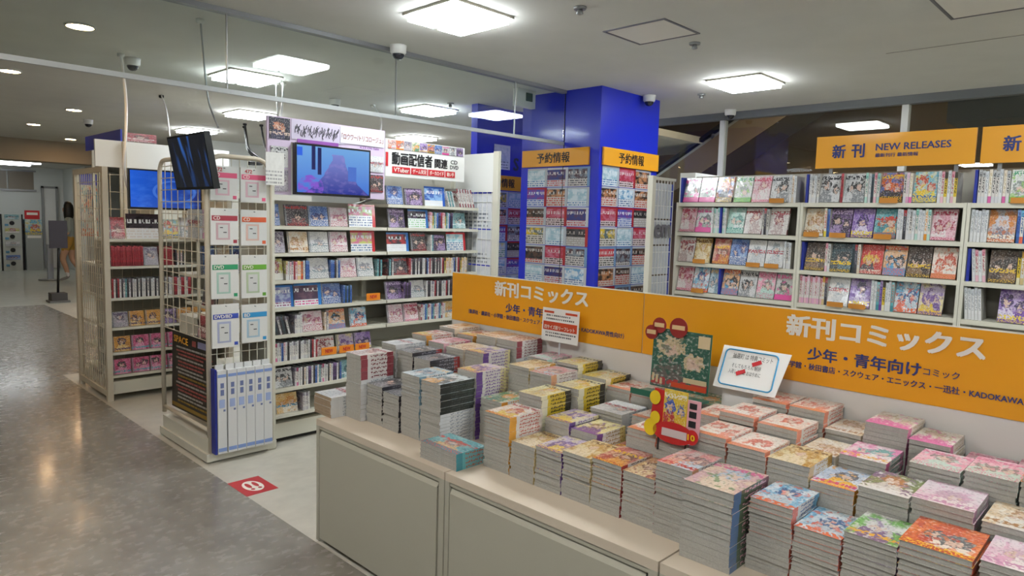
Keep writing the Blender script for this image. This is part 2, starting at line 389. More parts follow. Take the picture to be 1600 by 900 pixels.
# text -> mesh object, flat lettering. facing: rotation matrix columns (right, up, normal)
def text_mesh(body, size, bold=0.0, depth=0.0, align='LEFT', spacing=1.0):
    cu = bpy.data.curves.new('txt', 'FONT'); cu.body = body; cu.size = size; cu.offset = bold*size
    cu.align_x = align; cu.extrude = depth; cu.resolution_u = 2; cu.space_character = spacing
    ob = bpy.data.objects.new('txt', cu); COL.objects.link(ob)
    dg = bpy.context.evaluated_depsgraph_get()
    me = bpy.data.meshes.new_from_object(ob.evaluated_get(dg))
    bpy.data.objects.remove(ob); bpy.data.curves.remove(cu)
    return me
def lettering(body, mat, parent, origin, right, upv, height=None, width=None, bold=.02, name='lettering', align='LEFT', spacing=1.0):
    me = text_mesh(body, 1.0, 0, 0, 'LEFT', spacing)
    if bold > 0:
        vv = [tuple(q.co) for q in me.vertices]; ff = [tuple(p.vertices) for p in me.polygons]; V2 = []; F2 = []
        for kk, (dx, dy) in enumerate(((-1, -.6), (1, -.6), (-1, .6), (1, .6))):
            b0 = len(V2); V2 += [(x+dx*bold, y+dy*bold, kk*.0003) for x, y, z in vv]; F2 += [tuple(i+b0 for i in f) for f in ff]
        bpy.data.meshes.remove(me); me = bpy.data.meshes.new('txt'); me.from_pydata(V2, [], F2)
    xs = [q.co.x for q in me.vertices]; ys = [q.co.y for q in me.vertices]
    x0, x1, y0, y1 = min(xs), max(xs), min(ys), max(ys)
    sx = (width/(x1-x0)) if width else height/(y1-y0)
    sy = (height/(y1-y0)) if height else sx
    right = Vector(right).normalized(); upv = Vector(upv).normalized(); base = Vector(origin)-rloc(parent)
    ox = 0 if align == 'LEFT' else -(x1-x0)*sx/2
    for q in me.vertices:
        q.co = base+right*((q.co.x-x0)*sx+ox)+upv*((q.co.y-y0)*sy)+right.cross(upv)*q.co.z
    me.materials.clear(); me.materials.append(mat)
    nrm = right.cross(upv)
    o = place(name, me, parent); WL[o.name] = rloc(parent)
    return o

ORD = ['zeroth', 'first', 'second', 'third', 'fourth', 'fifth', 'sixth', 'seventh', 'eighth', 'ninth', 'tenth', 'eleventh', 'twelfth', 'thirteenth', 'fourteenth', 'fifteenth', 'sixteenth', 'seventeenth', 'eighteenth', 'nineteenth', 'twentieth']
def ordw(n):
    if n <= 20: return ORD[n]
    tens = {2: 'twent', 3: 'thirt', 4: 'fort', 5: 'fift', 6: 'sixt', 7: 'sevent'}[n//10]
    return tens+'ieth' if n % 10 == 0 else tens+'y-'+ORD[n % 10]

# ------------------------------------------------------------------ materials of the setting
def floor_mat(name, c1, c2, c3, rough, coat):
    mt = bpy.data.materials.new(name); mt.use_nodes = True; nt = NT(mt.node_tree)
    b = mt.node_tree.nodes['Principled BSDF']
    tc = nt.new('ShaderNodeTexCoord'); mp = nt.new('ShaderNodeMapping'); mp.inputs['Scale'].default_value = (1.0, 1.5, 1)
    mp.inputs['Rotation'].default_value = (0, 0, -.7)
    nt.nt.links.new(tc.outputs['Object'], mp.inputs[0])
    a = nt.noise(mp.outputs[0], 7, 8); d = nt.noise(mp.outputs[0], 18, 5); e = nt.noise(mp.outputs[0], .5, 2)
    c = nt.mix(nt.step(a, .34, .66), hx(c1), hx(c2))
    c = nt.mix(nt.math('MULTIPLY', nt.step(d, .45, .7), .28), c, hx(c3))
    nt.nt.links.new(c, b.inputs['Base Color'])
    rr = nt.math('ADD', rough, nt.math('MULTIPLY', nt.math('SUBTRACT', d, .5), .05))
    nt.nt.links.new(rr, b.inputs['Roughness'])
    b.inputs['Coat Weight'].default_value = coat; b.inputs['Coat Roughness'].default_value = .12
    bp = nt.new('ShaderNodeBump'); bp.inputs['Strength'].default_value = .035; bp.inputs['Distance'].default_value = .01
    nt.nt.links.new(nt.noise(tc.outputs['Object'], 9, 2), bp.inputs['Height'])
    nt.nt.links.new(bp.outputs[0], b.inputs['Normal']); nt.nt.links.new(bp.outputs[0], b.inputs['Coat Normal'])
    return mt
M_FLOOR = floor_mat('aisle_vinyl', '#78736b', '#8c8880', '#9b968d', .27, .4)
M_FLOOR2 = floor_mat('shop_vinyl', '#b9b5aa', '#c6c2b6', '#cfcbc0', .4, .2)
M_FLOOR3 = floor_mat('far_vinyl', '#a5aca4', '#b2b8b0', '#bcc0b8', .35, .3)
M_CEIL = pmat('ceiling_board', '#d4d3cc', .85, var=.03, vscale=3)
M_WALL = pmat('wall_paint', '#d9dcd8', .7)
M_BROWN = pmat('brown_wall', '#7a6248', .75, var=.06, vscale=.6)
def glass(name, tint=(.93, .97, .96, 1), rough=0.0):
    mt = bpy.data.materials.new(name); mt.use_nodes = True; nt = mt.node_tree
    nt.nodes.remove(nt.nodes['Principled BSDF']); out = nt.nodes['Material Output']
    tr = nt.nodes.new('ShaderNodeBsdfTransparent'); tr.inputs[0].default_value = tint
    gl = nt.nodes.new('ShaderNodeBsdfGlossy'); gl.inputs['Roughness'].default_value = rough
    lw = nt.nodes.new('ShaderNodeLayerWeight'); lw.inputs['Blend'].default_value = .5
    n_ = NT(nt); fac = n_.math('ADD', .04, n_.math('MULTIPLY', n_.math('POWER', lw.outputs['Facing'], 5.0), .96))
    mx = nt.nodes.new('ShaderNodeMixShader')
    nt.links.new(fac, mx.inputs[0]); nt.links.new(tr.outputs[0], mx.inputs[1]); nt.links.new(gl.outputs[0], mx.inputs[2])
    nt.links.new(mx.outputs[0], out.inputs[0])
    return mt
M_GLASS = glass('clear_glass')
M_GLASS2 = glass('shop_window_glass', (.9, .93, .92, 1))

# ------------------------------------------------------------------ the setting
ST = 'structure'
def struct(name, mb, mats, parent=None):
    return build(name, mb, mats, parent, kind=ST if parent is None else None)
mb = MB(); mb.box(-4, 1.59, -4, 12.7, -.1, 0); mb.box(1.59, 2.59, 7.2, 12.7, -.1, 0)
struct('floor', mb, M_FLOOR)
mb = MB(); mb.box(1.59, 7.5, -4, 7.2, -.1, 0); mb.box(2.59, 13.5, 7.2, 12.7, -.1, 0); mb.box(7.5, 13.5, 5.6, 7.2, -.1, 0)
struct('floor_shop', mb, M_FLOOR2)
struct('floor_far', bx(-4, 11.2, 12.7, 21, -.1, 0), M_FLOOR3)
struct('floor_outside', bx(7.5, 11.2, -4, 5.6, -.1, 0), M_FLOOR2)
struct('ceiling', MB().box(-4, 7.5, -4, 16.2, 2.8, 2.9).box(7.5, 13.5, 5.6, 12.8, 2.8, 2.9), M_CEIL)
struct('ceiling_far', bx(-4, 8, 16.4, 21, 2.5, 2.6), M_CEIL)
struct('trim_1', bx(-4, 8, 15.9, 16.4, 2.4, 2.8), pmat('beam_paint', '#a79a86', .8))
struct('wall_far', bx(-4, 8, 20.6, 20.8, 0, 2.5), M_WALL)
struct('wall_left', bx(-4.1, -4, -4, 21, 0, 2.8), M_WALL)
struct('wall_back', bx(-4, 7.5, -4.1, -4, 0, 2.8), M_WALL)
struct('wall_shop_end', bx(5.2, 13.5, 12.7, 12.8, 0, 2.8), M_WALL)
struct('wall_right', bx(11.2, 11.3, -4, 9.0, 0, 4.2), M_BROWN)
struct('wall_side', bx(13.4, 13.5, 5.6, 12.7, 0, 2.8), M_WALL)
struct('wall_hall', bx(7.5, 11.2, 8.9, 9.0, 2.9, 4.2), M_BROWN)
struct('ceiling_outside', bx(7.5, 11.2, -4, 9, 3.6, 3.7), pmat('dark_ceiling', '#6a655c', .8))
struct('trim_2', bx(7.40, 7.50, -4, 5.6, 2.72, 2.8), pmat('dark_trim', '#6f7274', .5))
struct('trim_3', bx(9.0, 9.6, -4, 2.05, 2.74, 3.6), pmat('bulkhead_grey', '#55585a', .7))
# ceiling board joint
struct('trim_4', bx(5.6, 5.608, -4, 1.7, 2.797, 2.8), pmat('joint_grey', '#98958e', .8))
# far door and pilaster, transom panels
dr = root('door_1', (4.42, 20.6, 0), None, None, kind=ST)
build('door_leaf', bx(4.27, 4.52, 20.56, 20.6, 0, 2.0), M_WHITE, dr)
build('door_frame', MB().box(4.22, 4.27, 20.53, 20.6, 0, 2.05).box(4.52, 4.57, 20.53, 20.6, 0, 2.05).box(4.22, 4.57, 20.53, 20.6, 2.0, 2.05), M_STEEL, dr)
build('door_handle', bx(4.47, 4.49, 20.53, 20.56, .95, 1.05), M_BLACK, dr)
wn = root('window_2', (3.2, 20.6, 1.95), None, None, kind=ST)
for k in range(3): build('pane', bx(2.45+k*.55, 2.97+k*.55, 20.57, 20.6, 1.95, 2.38), pmat('frosted_brown', '#8a8072', .3), wn)
build('window_frame', MB().box(2.4, 4.12, 20.55, 20.6, 1.9, 1.95).box(2.4, 4.12, 20.55, 20.6, 2.38, 2.42), M_STEEL, wn)
struct('wall_pilaster', bx(4.7, 5.0, 18.6, 20.6, 0, 2.5), M_WALL)

# shop window wall on the right
sw = root('window_1', (7.48, 4.4, 0), None, None, kind=ST)
edges = [-3.95, -1.7, .15, 2.047, 3.94, 5.6]
for a, b in zip(edges, edges[1:]):
    build('pane', bx(7.475, 7.487, a+.03, b-.03, .05, 2.72), M_GLASS2, sw)
for a in edges[1:-1]:
    build('mullion', bx(7.44, 7.52, a-.03, a+.03, 0, 2.72), M_WHITE, sw)

# escalator behind the window
es = root('escalator', (9.8, 4.7, 0), 'brown sided escalator rising behind the shop window', 'escalator')
def slant(y0, z0, y1, z1, th, x0, x1):
    q = MB(); P = [(y0, z0), (y1, z1), (y1, z1+th), (y0, z0+th)]
    for x in (x0, x1): q.v += [(x, a, b) for a, b in P]
    for fc in ((3, 2, 1, 0), (4, 5, 6, 7), (0, 1, 5, 4), (1, 2, 6, 5), (2, 3, 7, 6), (3, 0, 4, 7)):
        q.f.append(fc); q.m.append(0); q.uv.append(((0, 0),)*4); q.sm.append(False)
    return q
build('side_panel', slant(8.0, .9, 3.6, 3.5, .42, 9.9, 9.96), pmat('escalator_bronze', '#6a5a46', .5), es)
build('handrail', slant(8.0, 1.4, 3.6, 4.0, .06, 9.86, 9.98), M_BLACK, es)
build('balustrade', slant(8.0, 1.32, 3.6, 3.92, .05, 9.91, 9.95), M_STEEL, es)
for k in range(4):
    y = 7.4-k*1.0; z = .9+(8.0-y)*2.6/4.4
    build('post', bx(9.91, 9.95, y-.02, y+.02, z, z+.5), M_STEEL, es)
build('steps', slant(8.0, .95, 3.6, 3.55, .2, 9.96, 10.9), pmat('step_grey', '#6a625a', .5), es)

# ------------------------------------------------------------------ ceiling lights
M_TUBE = emat('fluorescent_tube', '#f4fbff', LAMP)
M_TRAY = pmat('lamp_tray', '#eef0ee', .4)
def ceiling_lamp(x, y, label, s=.252, grp='square fluorescent ceiling lights'):
    t = root('ceiling_light', (x, y, 2.8), label, 'ceiling light', grp)
    q = MB()
    for (a, b, c, d) in ((-s, -s+.008, -s, s), (s-.008, s, -s, s), (-s, s, -s, -s+.008), (-s, s, s-.008, s)):
        q.box(x+a, x+b, y+c, y+d, 2.785, 2.8)
    build('frame', q, M_CREAM, t)
    build('tray', bx(x-s+.009, x+s-.009, y-s+.009, y+s-.009, 2.796, 2.7995), M_TRAY, t)
    for k in (-1, 1):
        q = MB()
        for j in (-1, 1):
            for i in (-1, 1):
                cx0 = x+k*.122+i*.052
                q.box(cx0-.051, cx0+.051, y+j*.115-.114, y+j*.115+.114, 2.75, 2.784)
        build('tube', q, M_TUBE, t)
    return t
LAMPS = [(2.99, 3.45, 'largest bright square ceiling light, just above the disc rack header'),
         (5.93, 2.94, 'bright square ceiling light to the right of the blue column'),
         (3.0, 6.5, 'square ceiling light behind the hanging glass, above the tilted television'),
         (5.26, 6.57, 'square ceiling light behind the glass, directly left of the blue column'),
         (4.13, 8.84, 'small square ceiling light behind the glass, left of the disc header'),
         (6.93, 8.96, 'square ceiling light low behind the glass, above the white streamer banner'),
         (4.44, 11.36, 'farthest small ceiling light, above the dark tilted television'),
         (2.99, .35, 'square ceiling light over the near end of the comics table'),
         (5.93, -.1, 'square ceiling light over the far bookcase, nearest the camera side'),
         (.05, .35, 'unseen added square ceiling light over the aisle above the photographer'), (-.1, 2.9, 'unseen added square ceiling light over the near aisle, left of the view'), (.05, -2.2, 'unseen added square ceiling light over the aisle behind the photographer'),  # unseen aisle lights, added to brighten the banner and table fronts
         (2.99, -2.6, 'square ceiling light behind the photographer'),
         (7.0, 5.9, 'square ceiling light hidden behind the blue column')]
for x, y, l in LAMPS: ceiling_lamp(x, y, l)
for k, (x, y) in enumerate(((8.3, -.8), (8.5, 4.3))):  # out-of-view lamps added to brighten the hall behind the window
    t = root('added_hall_light', (x, y, 3.6), 'unseen light added to brighten the brown hall behind the window, %s one' % ('nearer', 'farther')[k], 'ceiling light', 'added lights of the brown hall')
    build('lens', bx(x-.12, x+.12, y-.12, y+.12, 3.57, 3.58), emat('added_hall_lamp', '#ffe6c4', LAMP*4), t)
    build('frame', bx(x-.15, x+.15, y-.15, y+.15, 3.581, 3.6), M_WHITE, t)
M_WARM = emat('warm_lamp', '#ffd09a', WARM)
def downlight(x, y, z, label):
    t = root('downlight', (x, y, z), label, 'downlight', 'warm round downlights over the aisle')
    build('rim', MB().lathe((x, y, z-.012), [(.1, 0), (.1, .012), (.085, .012), (.085, 0)], 24, cap=False), M_WHITE, t)
    build('lens', MB().lathe((x, y, z-.008), [(.084, 0), (.084, .006)], 24), M_WARM, t)
for x, y, l in ((1.454, 5.77, 'nearest warm round downlight at the upper left'), (1.46, 8.18, 'warm downlight at the left edge of the view'),
                (2.57, 10.6, 'warm downlight beside the far dome camera'), (2.6, 13.0, 'warm downlight, lower left of the far dome camera'),
                (3.58, 15.05, 'warm downlight just in front of the ceiling beam'),
                (.4, 3.3, 'warm downlight over the near aisle'), (.4, .9, 'warm downlight above the photographer'), (-1.2, 5.8, 'warm downlight over the far side of the aisle'), (-1.2, 10.6, 'warm downlight over the distant side of the aisle')):
    downlight(x, y, 2.8, l)
downlight(4.35, 17.4, 2.5, 'warm downlight under the low ceiling beyond the beam')
for k in (0, 1):
    ft = root('tube_light', (3.2, 18.26+k, 2.5), '%s white tube light under the far low ceiling' % ('nearer', 'farther')[k], 'ceiling light', 'tube lights at the far end')
    build('tube', bx(2.6, 3.75, 18.2+k*1.0, 18.32+k*1.0, 2.455, 2.48), emat('far_tube', '#f4fbff', 12.0), ft)
    build('housing', bx(2.58, 3.78, 18.15+k, 18.37+k, 2.481, 2.4995), M_WHITE, ft)

# access hatches
for (x0, x1, y0, y1, l) in ((3.855, 4.30, 2.475, 2.96, 'square ceiling access hatch with thin dark frame'), (4.35, 4.95, .55, 1.15, 'ceiling access hatch at the upper right corner')):
    t = root('ceiling_hatch', ((x0+x1)/2, (y0+y1)/2, 2.8), l, 'hatch')
    build('hatch_panel', bx(x0+.02, x1-.02, y0+.02, y1-.02, 2.796, 2.7995), pmat('hatch_board', '#e4e0d8', .8), t)
    f = .016
    build('hatch_frame', MB().box(x0, x1, y0, y0+f, 2.794, 2.8).box(x0, x1, y1-f, y1, 2.794, 2.8).box(x0, x0+f, y0+f, y1-f, 2.794, 2.8).box(x1-f, x1, y0+f, y1-f, 2.794, 2.8), pmat('hatch_edge', '#77757a', .5, metal=.3), t)

# dome cameras
M_DOME = pmat('smoked_dome', '#20242c', .1, coat=.5)
for x, y, l in ((2.05, 6.6, 'dome camera on the ceiling behind the glass, beside the long white cable'), (3.22, 4.40, 'dome camera hanging in front of the glass track, nearest one'),
                (4.22, 6.93, 'dome camera behind the glass, above the purple header'), (2.99, 11.6, 'small far dome camera above the warm downlights'),
                (6.02, 4.0, 'dome camera at the top of the blue column'), (7.25, 3.75, 'dome camera beside the white window post')):
    t = root('dome_camera', (x, y, 2.7), l, 'security camera', 'ceiling dome cameras')
    build('housing', MB().lathe((x, y, 2.735), [(.05, 0), (.06, .012), (.062, .05), (.064, .065)], 20), M_WHITE, t)
    build('dome', MB().lathe((x, y, 2.735), [(.005, -.042), (.022, -.038), (.036, -.026), (.045, -.008), (.046, .002)], 20), M_DOME, t)
for x, y, l in ((4.5, 2.63, 'ceiling sprinkler beside the square hatch'), (6.25, 3.55, 'ceiling sprinkler left of the right ceiling light'), (5.15, 6.05, 'ceiling sprinkler behind the glass'), (3.35, 2.75, 'ceiling sprinkler at the top edge of the view')):
    t = root('sprinkler', (x, y, 2.76), l, 'sprinkler', 'ceiling sprinklers')
    build('cover', MB().lathe((x, y, 2.785), [(.036, 0), (.04, .006), (.04, .015)], 16), M_STEEL, t)
    build('head', MB().lathe((x, y, 2.755), [(.012, 0), (.022, .006), (.018, .018), (.016, .03)], 12), M_STEEL, t)

# hanging smoke-barrier glass
gc = root('glass_barrier', (2.4, 4.53, 2.28), 'hanging clear glass strip with grey ceiling track and pale bottom rail', 'glass barrier')
gx = [-3.9, -2.02, -.69, .64, 1.967, 3.297, 4.63, 5.33]
for a, b in zip(gx, gx[1:]):
    build('pane', bx(a+.004, b-.004, 4.526, 4.534, 2.295, 2.78), M_GLASS, gc)
build('top_track', bx(-3.9, 5.33, 4.50, 4.56, 2.77, 2.8), pmat('track_grey', '#8c8d90', .4, metal=.3), gc)
build('bottom_rail', bx(-3.9, 5.33, 4.515, 4.545, 2.27, 2.30), pmat('rail_grey', '#b4b8b8', .35), gc)
for a in gx[1:-1]: build('joint', bx(a-.004, a+.004, 4.524, 4.536, 2.30, 2.77), M_STEEL, gc)

# exit sign behind the glass
t = root('exit_sign', (5.08, 4.82, 2.62), 'small white hanging box with dark green sign at the column', 'exit sign')
build('housing', bx(4.94, 5.20, 4.80, 4.86, 2.63, 2.80), M_WHITE, t)
build('panel', bx(5.06, 5.15, 4.792, 4.80, 2.69, 2.77), pmat('exit_green', '#2a4a38', .4), t)

# ------------------------------------------------------------------ blue column with announcement sheets
cl = root('column', (5.84, 4.55, 0), 'square blue column reaching the ceiling', 'column', kind=ST)
build('core', bx(5.34, 6.34, 4.08, 5.10, 0, 2.8), M_BLUE, cl)
build('corner_seam', bx(5.333, 5.34, 4.52, 4.526, 0, 2.8), M_DARK, cl)
bp_ = root('wall_panel_blue', (5.3, 5.9, 0), None, None, kind=ST)
build('panel', bx(5.34, 6.2, 5.80, 5.9, 0, 2.80), M_BLUE, bp_)
SHEETS = {}
def sheetmat(k):
    edges_ = ['#a0242c', '#a8aeb8', '#b8bcc4', '#6f8fb8']
    pals = [('1f1f24', '3a3a40', 'b8b8b8', '9a9490'), ('b82c3a', 'c85a60', '2a2a2a', 'c8c4c0'), ('d0b030', '5a6a70', '2a2a2a', 'c8c4be'), ('26262c', '5a4438', 'b83030', 'b8b2ac'), ('4a4fa8', '7a3a8a', '3a5ab0', 'c0c8d4'),
            ('7a8490', '4a3038', '4a4a56', 'c0bcba'), ('26357a', '4a2f5a', 'b04046', 'bcb8be'), ('98b8c8', 'c4d2da', '4a76a8', 'ccd6dc'), ('a83048', 'b86a80', '3a2a30', 'c8babc'), ('c8c07a', 'a8c0c8', '4a8a60', 'd0d4cc'), ('6fa0c8', 'ccd8e0', '3a5a90', 'd0d6da'), ('b88058', '2f2626', 'b8342a', 'c0bab2')]
    p = pals[k % len(pals)]
    return gmat('announcement_%d' % k, G_SHEET, dict(Edge=edges_[(k*7) % 4], A=p[0], B=p[1], Ink=p[2], Paper=p[3]), dict(Seed=((k*37) % 101)/101.0), rough=.3, bump=.1)
def sheet_grid(face, colsx, rows, zt, wd, ht, pz, fixed, name, seed, cols_desc):
    rr = random.Random(seed)
    for j in range(rows):
        for i, a in enumerate(colsx):
            z1 = zt-j*pz
            k = rr.randrange(24); q = MB()
            if face == 'x': q.box(-wd/2, wd/2, -.001, .001, 0, ht, front=0); rot = (0, 0, -math.pi/2); loc = (fixed-.004, a, z1-ht)
            else: q.box(-wd/2, wd/2, -.001, .001, 0, ht, front=0); rot = None; loc = (a, fixed-.004, z1-ht)
            o = place('announcement_sheet', q.mesh('announcement_sheet', [sheetmat(k)]), None, loc, rot)
            setp(o, '%s announcement sheet, %s row down on the %s' % (cols_desc[i], ordw(j+1), name), 'poster', 'announcement sheets on the blue column')
sheet_grid('x', [4.865, 4.59, 4.315], 7, 2.05, .272, .19, .196, 5.34, 'left column face', 3, ['left', 'middle', 'right'])
sheet_grid('y', [5.53, 5.81, 6.09], 7, 2.06, .274, .19, .196, 4.08, 'right column face', 5, ['left', 'middle', 'right'])
sheet_grid('y', [5.72, 6.0], 6, 1.85, .274, .19, .196, 5.80, 'panel behind the column', 9, ['left', 'right'])
def orange_sign(name, a0, a1, z0, z1, face, fixed, label, txt, tx0, th):
    t = root(name, ((a0+a1)/2, fixed, z0) if face == 'y' else (fixed, (a0+a1)/2, z0), label, 'sign')
    if face == 'y':
        build('board', bx(a0, a1, fixed-.02, fixed, z0, z1), M_ORANGE2, t)
        lettering(txt, M_INK, t, (tx0, fixed-.0215, z0+(z1-z0-th)/2), (1, 0, 0), (0, 0, 1), height=th, bold=.022)
    else:
        build('board', bx(fixed-.02, fixed, a0, a1, z0, z1), M_ORANGE2, t)
        lettering(txt, M_INK, t, (fixed-.0215, tx0, z0+(z1-z0-th)/2), (0, -1, 0), (0, 0, 1), height=th, bold=.022)
orange_sign('column_sign', 4.19, 5.07, 2.065, 2.235, 'x', 5.335, 'orange reservation sign on the left face of the blue column', '予約情報', 4.86, .105)
orange_sign('column_sign', 5.38, 6.33, 2.065, 2.235, 'y', 4.075, 'orange reservation sign on the right face of the blue column', '予約情報', 5.62, .105)
orange_sign('column_sign', 5.36, 6.12, 1.86, 2.03, 'y', 5.797, 'orange reservation sign partly hidden behind the white end panel', '予約情報', 5.50, .105)
t = build('pale_poster', bx(5.60, 5.86, 5.785, 5.79, 2.10, 2.38), gmat('pale_poster', G_SHEET, dict(Edge='e0e4e8', A='c8d2dc', B='e8ecf0', Ink='7a8a9a', Paper='e6eaee'), dict(Seed=.3)), label='pale poster high on the blue panel behind the column', cat='poster')
lettering('S', pmat('logo_dark', '#20284a', .5), bp_, (5.93, 5.797, 2.10), (1, 0, 0), (0, 0, 1), height=.15, bold=.03)

# ------------------------------------------------------------------ books and discs
MESH = {}
def item_mesh(kind, pal, w, h, t, aged=False):
    key = (kind, pal, round(w, 3), round(h, 3), round(t, 4), aged)
    if key in MESH: return MESH[key]
    q = MB()
    if kind == 'comic':
        c = .0012; g = .002
        q.box(-w/2, w/2, -t/2, -t/2+c, 0, h, m=2, front=0, spine=1)
        q.box(-w/2, w/2, t/2-c, t/2, 0, h, m=2, spine=1)
        q.box(w/2-c, w/2, -t/2+c, t/2-c, 0, h, m=1, spine=1)
        q.box(-w/2+g, w/2-c, -t/2+c, t/2-c, g, h-g, m=2)
        mats = [cover(pal), spine(pal), M_PAGE2 if aged else M_PAGE]
    else:           # disc case: printed front, thin clear rim, tray edge
        q.box(-w/2, w/2, -t/2, t/2, 0, h, m=2, front=0, spine=1)
        q.box(-w/2+.004, -w/2+.011, -t/2-.0006, -t/2, .002, h-.002, m=2)
        mats = [cover(pal), spine(pal), pmat('disc_case_edge', '#8c9094', .25, coat=.4)]
    MESH[key] = q.mesh(kind, mats)
    return MESH[key]

class Row:
    """fills a shelf from left to right as the viewer sees it"""
    def __init__(s, facing, fixed, z, start, where, group, cat, noun, name, sgn=None):
        s.f = facing; s.fixed = fixed; s.z = z; s.a = start; s.where = where; s.group = group; s.cat = cat; s.noun = noun; s.name = name; s.n = 0
    def _put(s, me, mid, depth_off, rotx, roty, spine_out, desc, dz=0.0):
        s.n += 1
        if s.f == 'y':      # shelf runs along +X, viewer looks +Y
            loc = (s.a+mid, s.fixed+depth_off, s.z+dz); rz = -math.pi/2 if spine_out else 0
        else:               # shelf runs along -Y, viewer looks +X
            loc = (s.fixed+depth_off, s.a-mid, s.z+dz); rz = math.pi if spine_out else -math.pi/2
        o = place(s.name, me, None, loc, (rotx, roty, rz))
        setp(o, '%s, %s from left on %s' % (desc, ordw(s.n), s.where), s.cat, s.group)
        return o
    def face(s, pal, w=.142, h=.125, t=.011, kind='disc', lean=.2, gap=.008, dep=.03):
        if kind == 'disc' and s.name == 'disc_case': w *= 1.15
        me = item_mesh(kind, pal, w, h, t)
        s._put(me, w/2, dep, -lean, 0, False, '%s %s facing out' % (PAL[pal][0], s.noun), dz=t/2*math.sin(lean)+.0005)
        s.a = s.a+(w+gap) if s.f == 'y' else s.a-(w+gap)
        return s
    def spines(s, pals, n, w=.142, h=.125, t=.0125, kind='disc', lean=0.0, dep=None):
        dep = w/2+.012 if dep is None else dep
        if lean:
            s.gap(h*math.sin(abs(lean))*.5+.004)
        for i in range(n):
            p = pals[i % len(pals)] if not isinstance(pals, str) else pals
            me = item_mesh(kind, p, w, h*(1-.05*((i*7) % 3)*.5), t)
            s._put(me, t/2, dep+R.uniform(-.004, .004), lean, 0, True, '%s %s spine' % (PAL[p][0], s.noun), dz=abs(math.sin(lean))*t/2+.0005)
            st = (t+.0012)/max(.6, math.cos(lean))
            s.a = s.a+st if s.f == 'y' else s.a-st
        if lean: s.gap(h*math.sin(abs(lean))*.5)
        return s
    def gap(s, g):
        s.a = s.a+g if s.f == 'y' else s.a-g
        return s
    def card(s, edge, a, b, ink, w=.2, h=.15, dep=.022):
        q = MB().box(-w/2, w/2, -.001, .001, 0, h)
        mt = gmat('card_%s_%s' % (edge, a), G_SHEET, dict(Edge=edge, A=a, B=b, Ink=ink, Paper='e2e4e6'), dict(Seed=(hash_s(a+edge) % 89)/89.0), rough=.2)
        s.n += 1
        loc = (s.a+w/2, s.fixed+dep, s.z+.001) if s.f == 'y' else (s.fixed+dep, s.a-w/2, s.z+.001)
        o = place('display_card', q.mesh('display_card', [mt]), None, loc, (-.12, 0, 0 if s.f == 'y' else -math.pi/2))
        setp(o, 'glossy printed display card, %s from left on %s' % (ordw(s.n), s.where), 'display card', 'display cards between the discs')
        s.gap(w+.006)
        return s

# ------------------------------------------------------------------ disc rack (long double-sided gondola)
SH_Z = [.19, .365, .545, .722, .900, 1.078, 1.255, 1.43]
YF = 4.165
def disc_bay(x0, x1, label, top):
    t = root('disc_rack', ((x0+x1)/2, 4.35, 0), label, 'shelving')
    build('base', bx(x0, x1, YF+.02, 4.5, .03, .13), M_CREAM, t)
    build('kick', bx(x0, x1, YF+.05, 4.5, 0, .03), M_DARK, t)
    build('back_panel', bx(x0, x1, 4.5, 4.52, .1, top), pmat('rack_back', '#b9b6aa', .5), t)
    for z in SH_Z+([1.6] if top > 1.9 else []):
        build('shelf', MB().box(x0+.004, x1-.004, YF, 4.5, z-.022, z), M_CREAM, t)
    for x in (x0, x1-.02):
        build('upright', bx(x, x+.02, 4.46, 4.53, 0, top), M_CREAM, t)
    return t
disc_bay(2.07, 2.97, 'left bay of the cream disc rack, below the television', 1.6)
disc_bay(2.972, 3.872, 'right bay of the cream disc rack, below the white streamer banner', 1.95)
CN = ['bottom', 'second', 'third', 'fourth', 'fifth', 'sixth', 'seventh', 'eighth', 'ninth']
def drow(i, bay):
    z = (SH_Z+[1.6])[i]; x = 2.085 if bay == 'L' else 2.985
    return Row('y', YF, z, x, '%s shelf, %s disc bay' % (CN[i], 'left' if bay == 'L' else 'right'), 'discs on the cream disc rack', 'disc case', 'disc', 'disc_case')
r = drow(8, 'R'); r.face('cdblue', .125, .135).gap(.015).face('cdpurple', .14).gap(.01).card('2f5fb8', '3a5aa8', '8ab0dc', 'dfe6ee', .2, .15).spines(['cdwhite', 'cdteal'], 5, lean=.3).spines(['redwhite', 'cdwhite'], 11, lean=.3, h=.15)
r = drow(7, 'L'); r.face('cdblue', .06, .14).gap(.03).face('cddark', .14, .14).face('cdblue', .125, .135).face('cdpink', .125, .13).card('b8242c', 'c05a80', '8fb06a', '5a6a90', .22, .16)
r = drow(7, 'R'); r.gap(.02).face('cdpurple', .125, .14).gap(.02).card('2f6ab0', '2a2430', '4a3a50', '8fc090', .19, .14).spines(['rosewhite', 'cdpink', 'yellow', 'cdteal', 'cdwhite', 'cdblue', 'cddark', 'cdpurple', 'cdred'], 17).face('cdteal', .13)
r = drow(6, 'L'); r.face('cdgrey', .09, .14).gap(.015).face('tan', .125, .14).face('cdwhite', .125, .14).face('cdpink', .125, .14).gap(.015).card('b8242c', 'c87090', 'b8c06a', '4a6a90', .2, .15)
r = drow(6, 'R'); r.card('2f6ab0', '3a3034', 'a83a3a', 'd8d8d8', .2, .14).gap(.02).face('cddark', .125, .14).gap(.02).spines(['cdwhite', 'cdteal'], 2).face('cdpurple', .12).card('b8242c', '9acad8', 'dce8ec', '3a6a9a', .2, .145)
r = drow(5, 'L'); r.face('cdgreen', .08, .14).spines(['cdgreen', 'cdwhite', 'cdpink', 'cdgrey', 'cdred', 'rosewhite', 'cdorange', 'cdorange', 'orange', 'cdwhite'], 10).gap(.006).spines(['cdblue'], 2).face('cdwhite', .135, .14).spines(['cdblue', 'cdblue', 'cddark', 'cdwhite'], 5).face('cdpink', .125, .135).face('cdwhite', .12, .135).gap(.01)
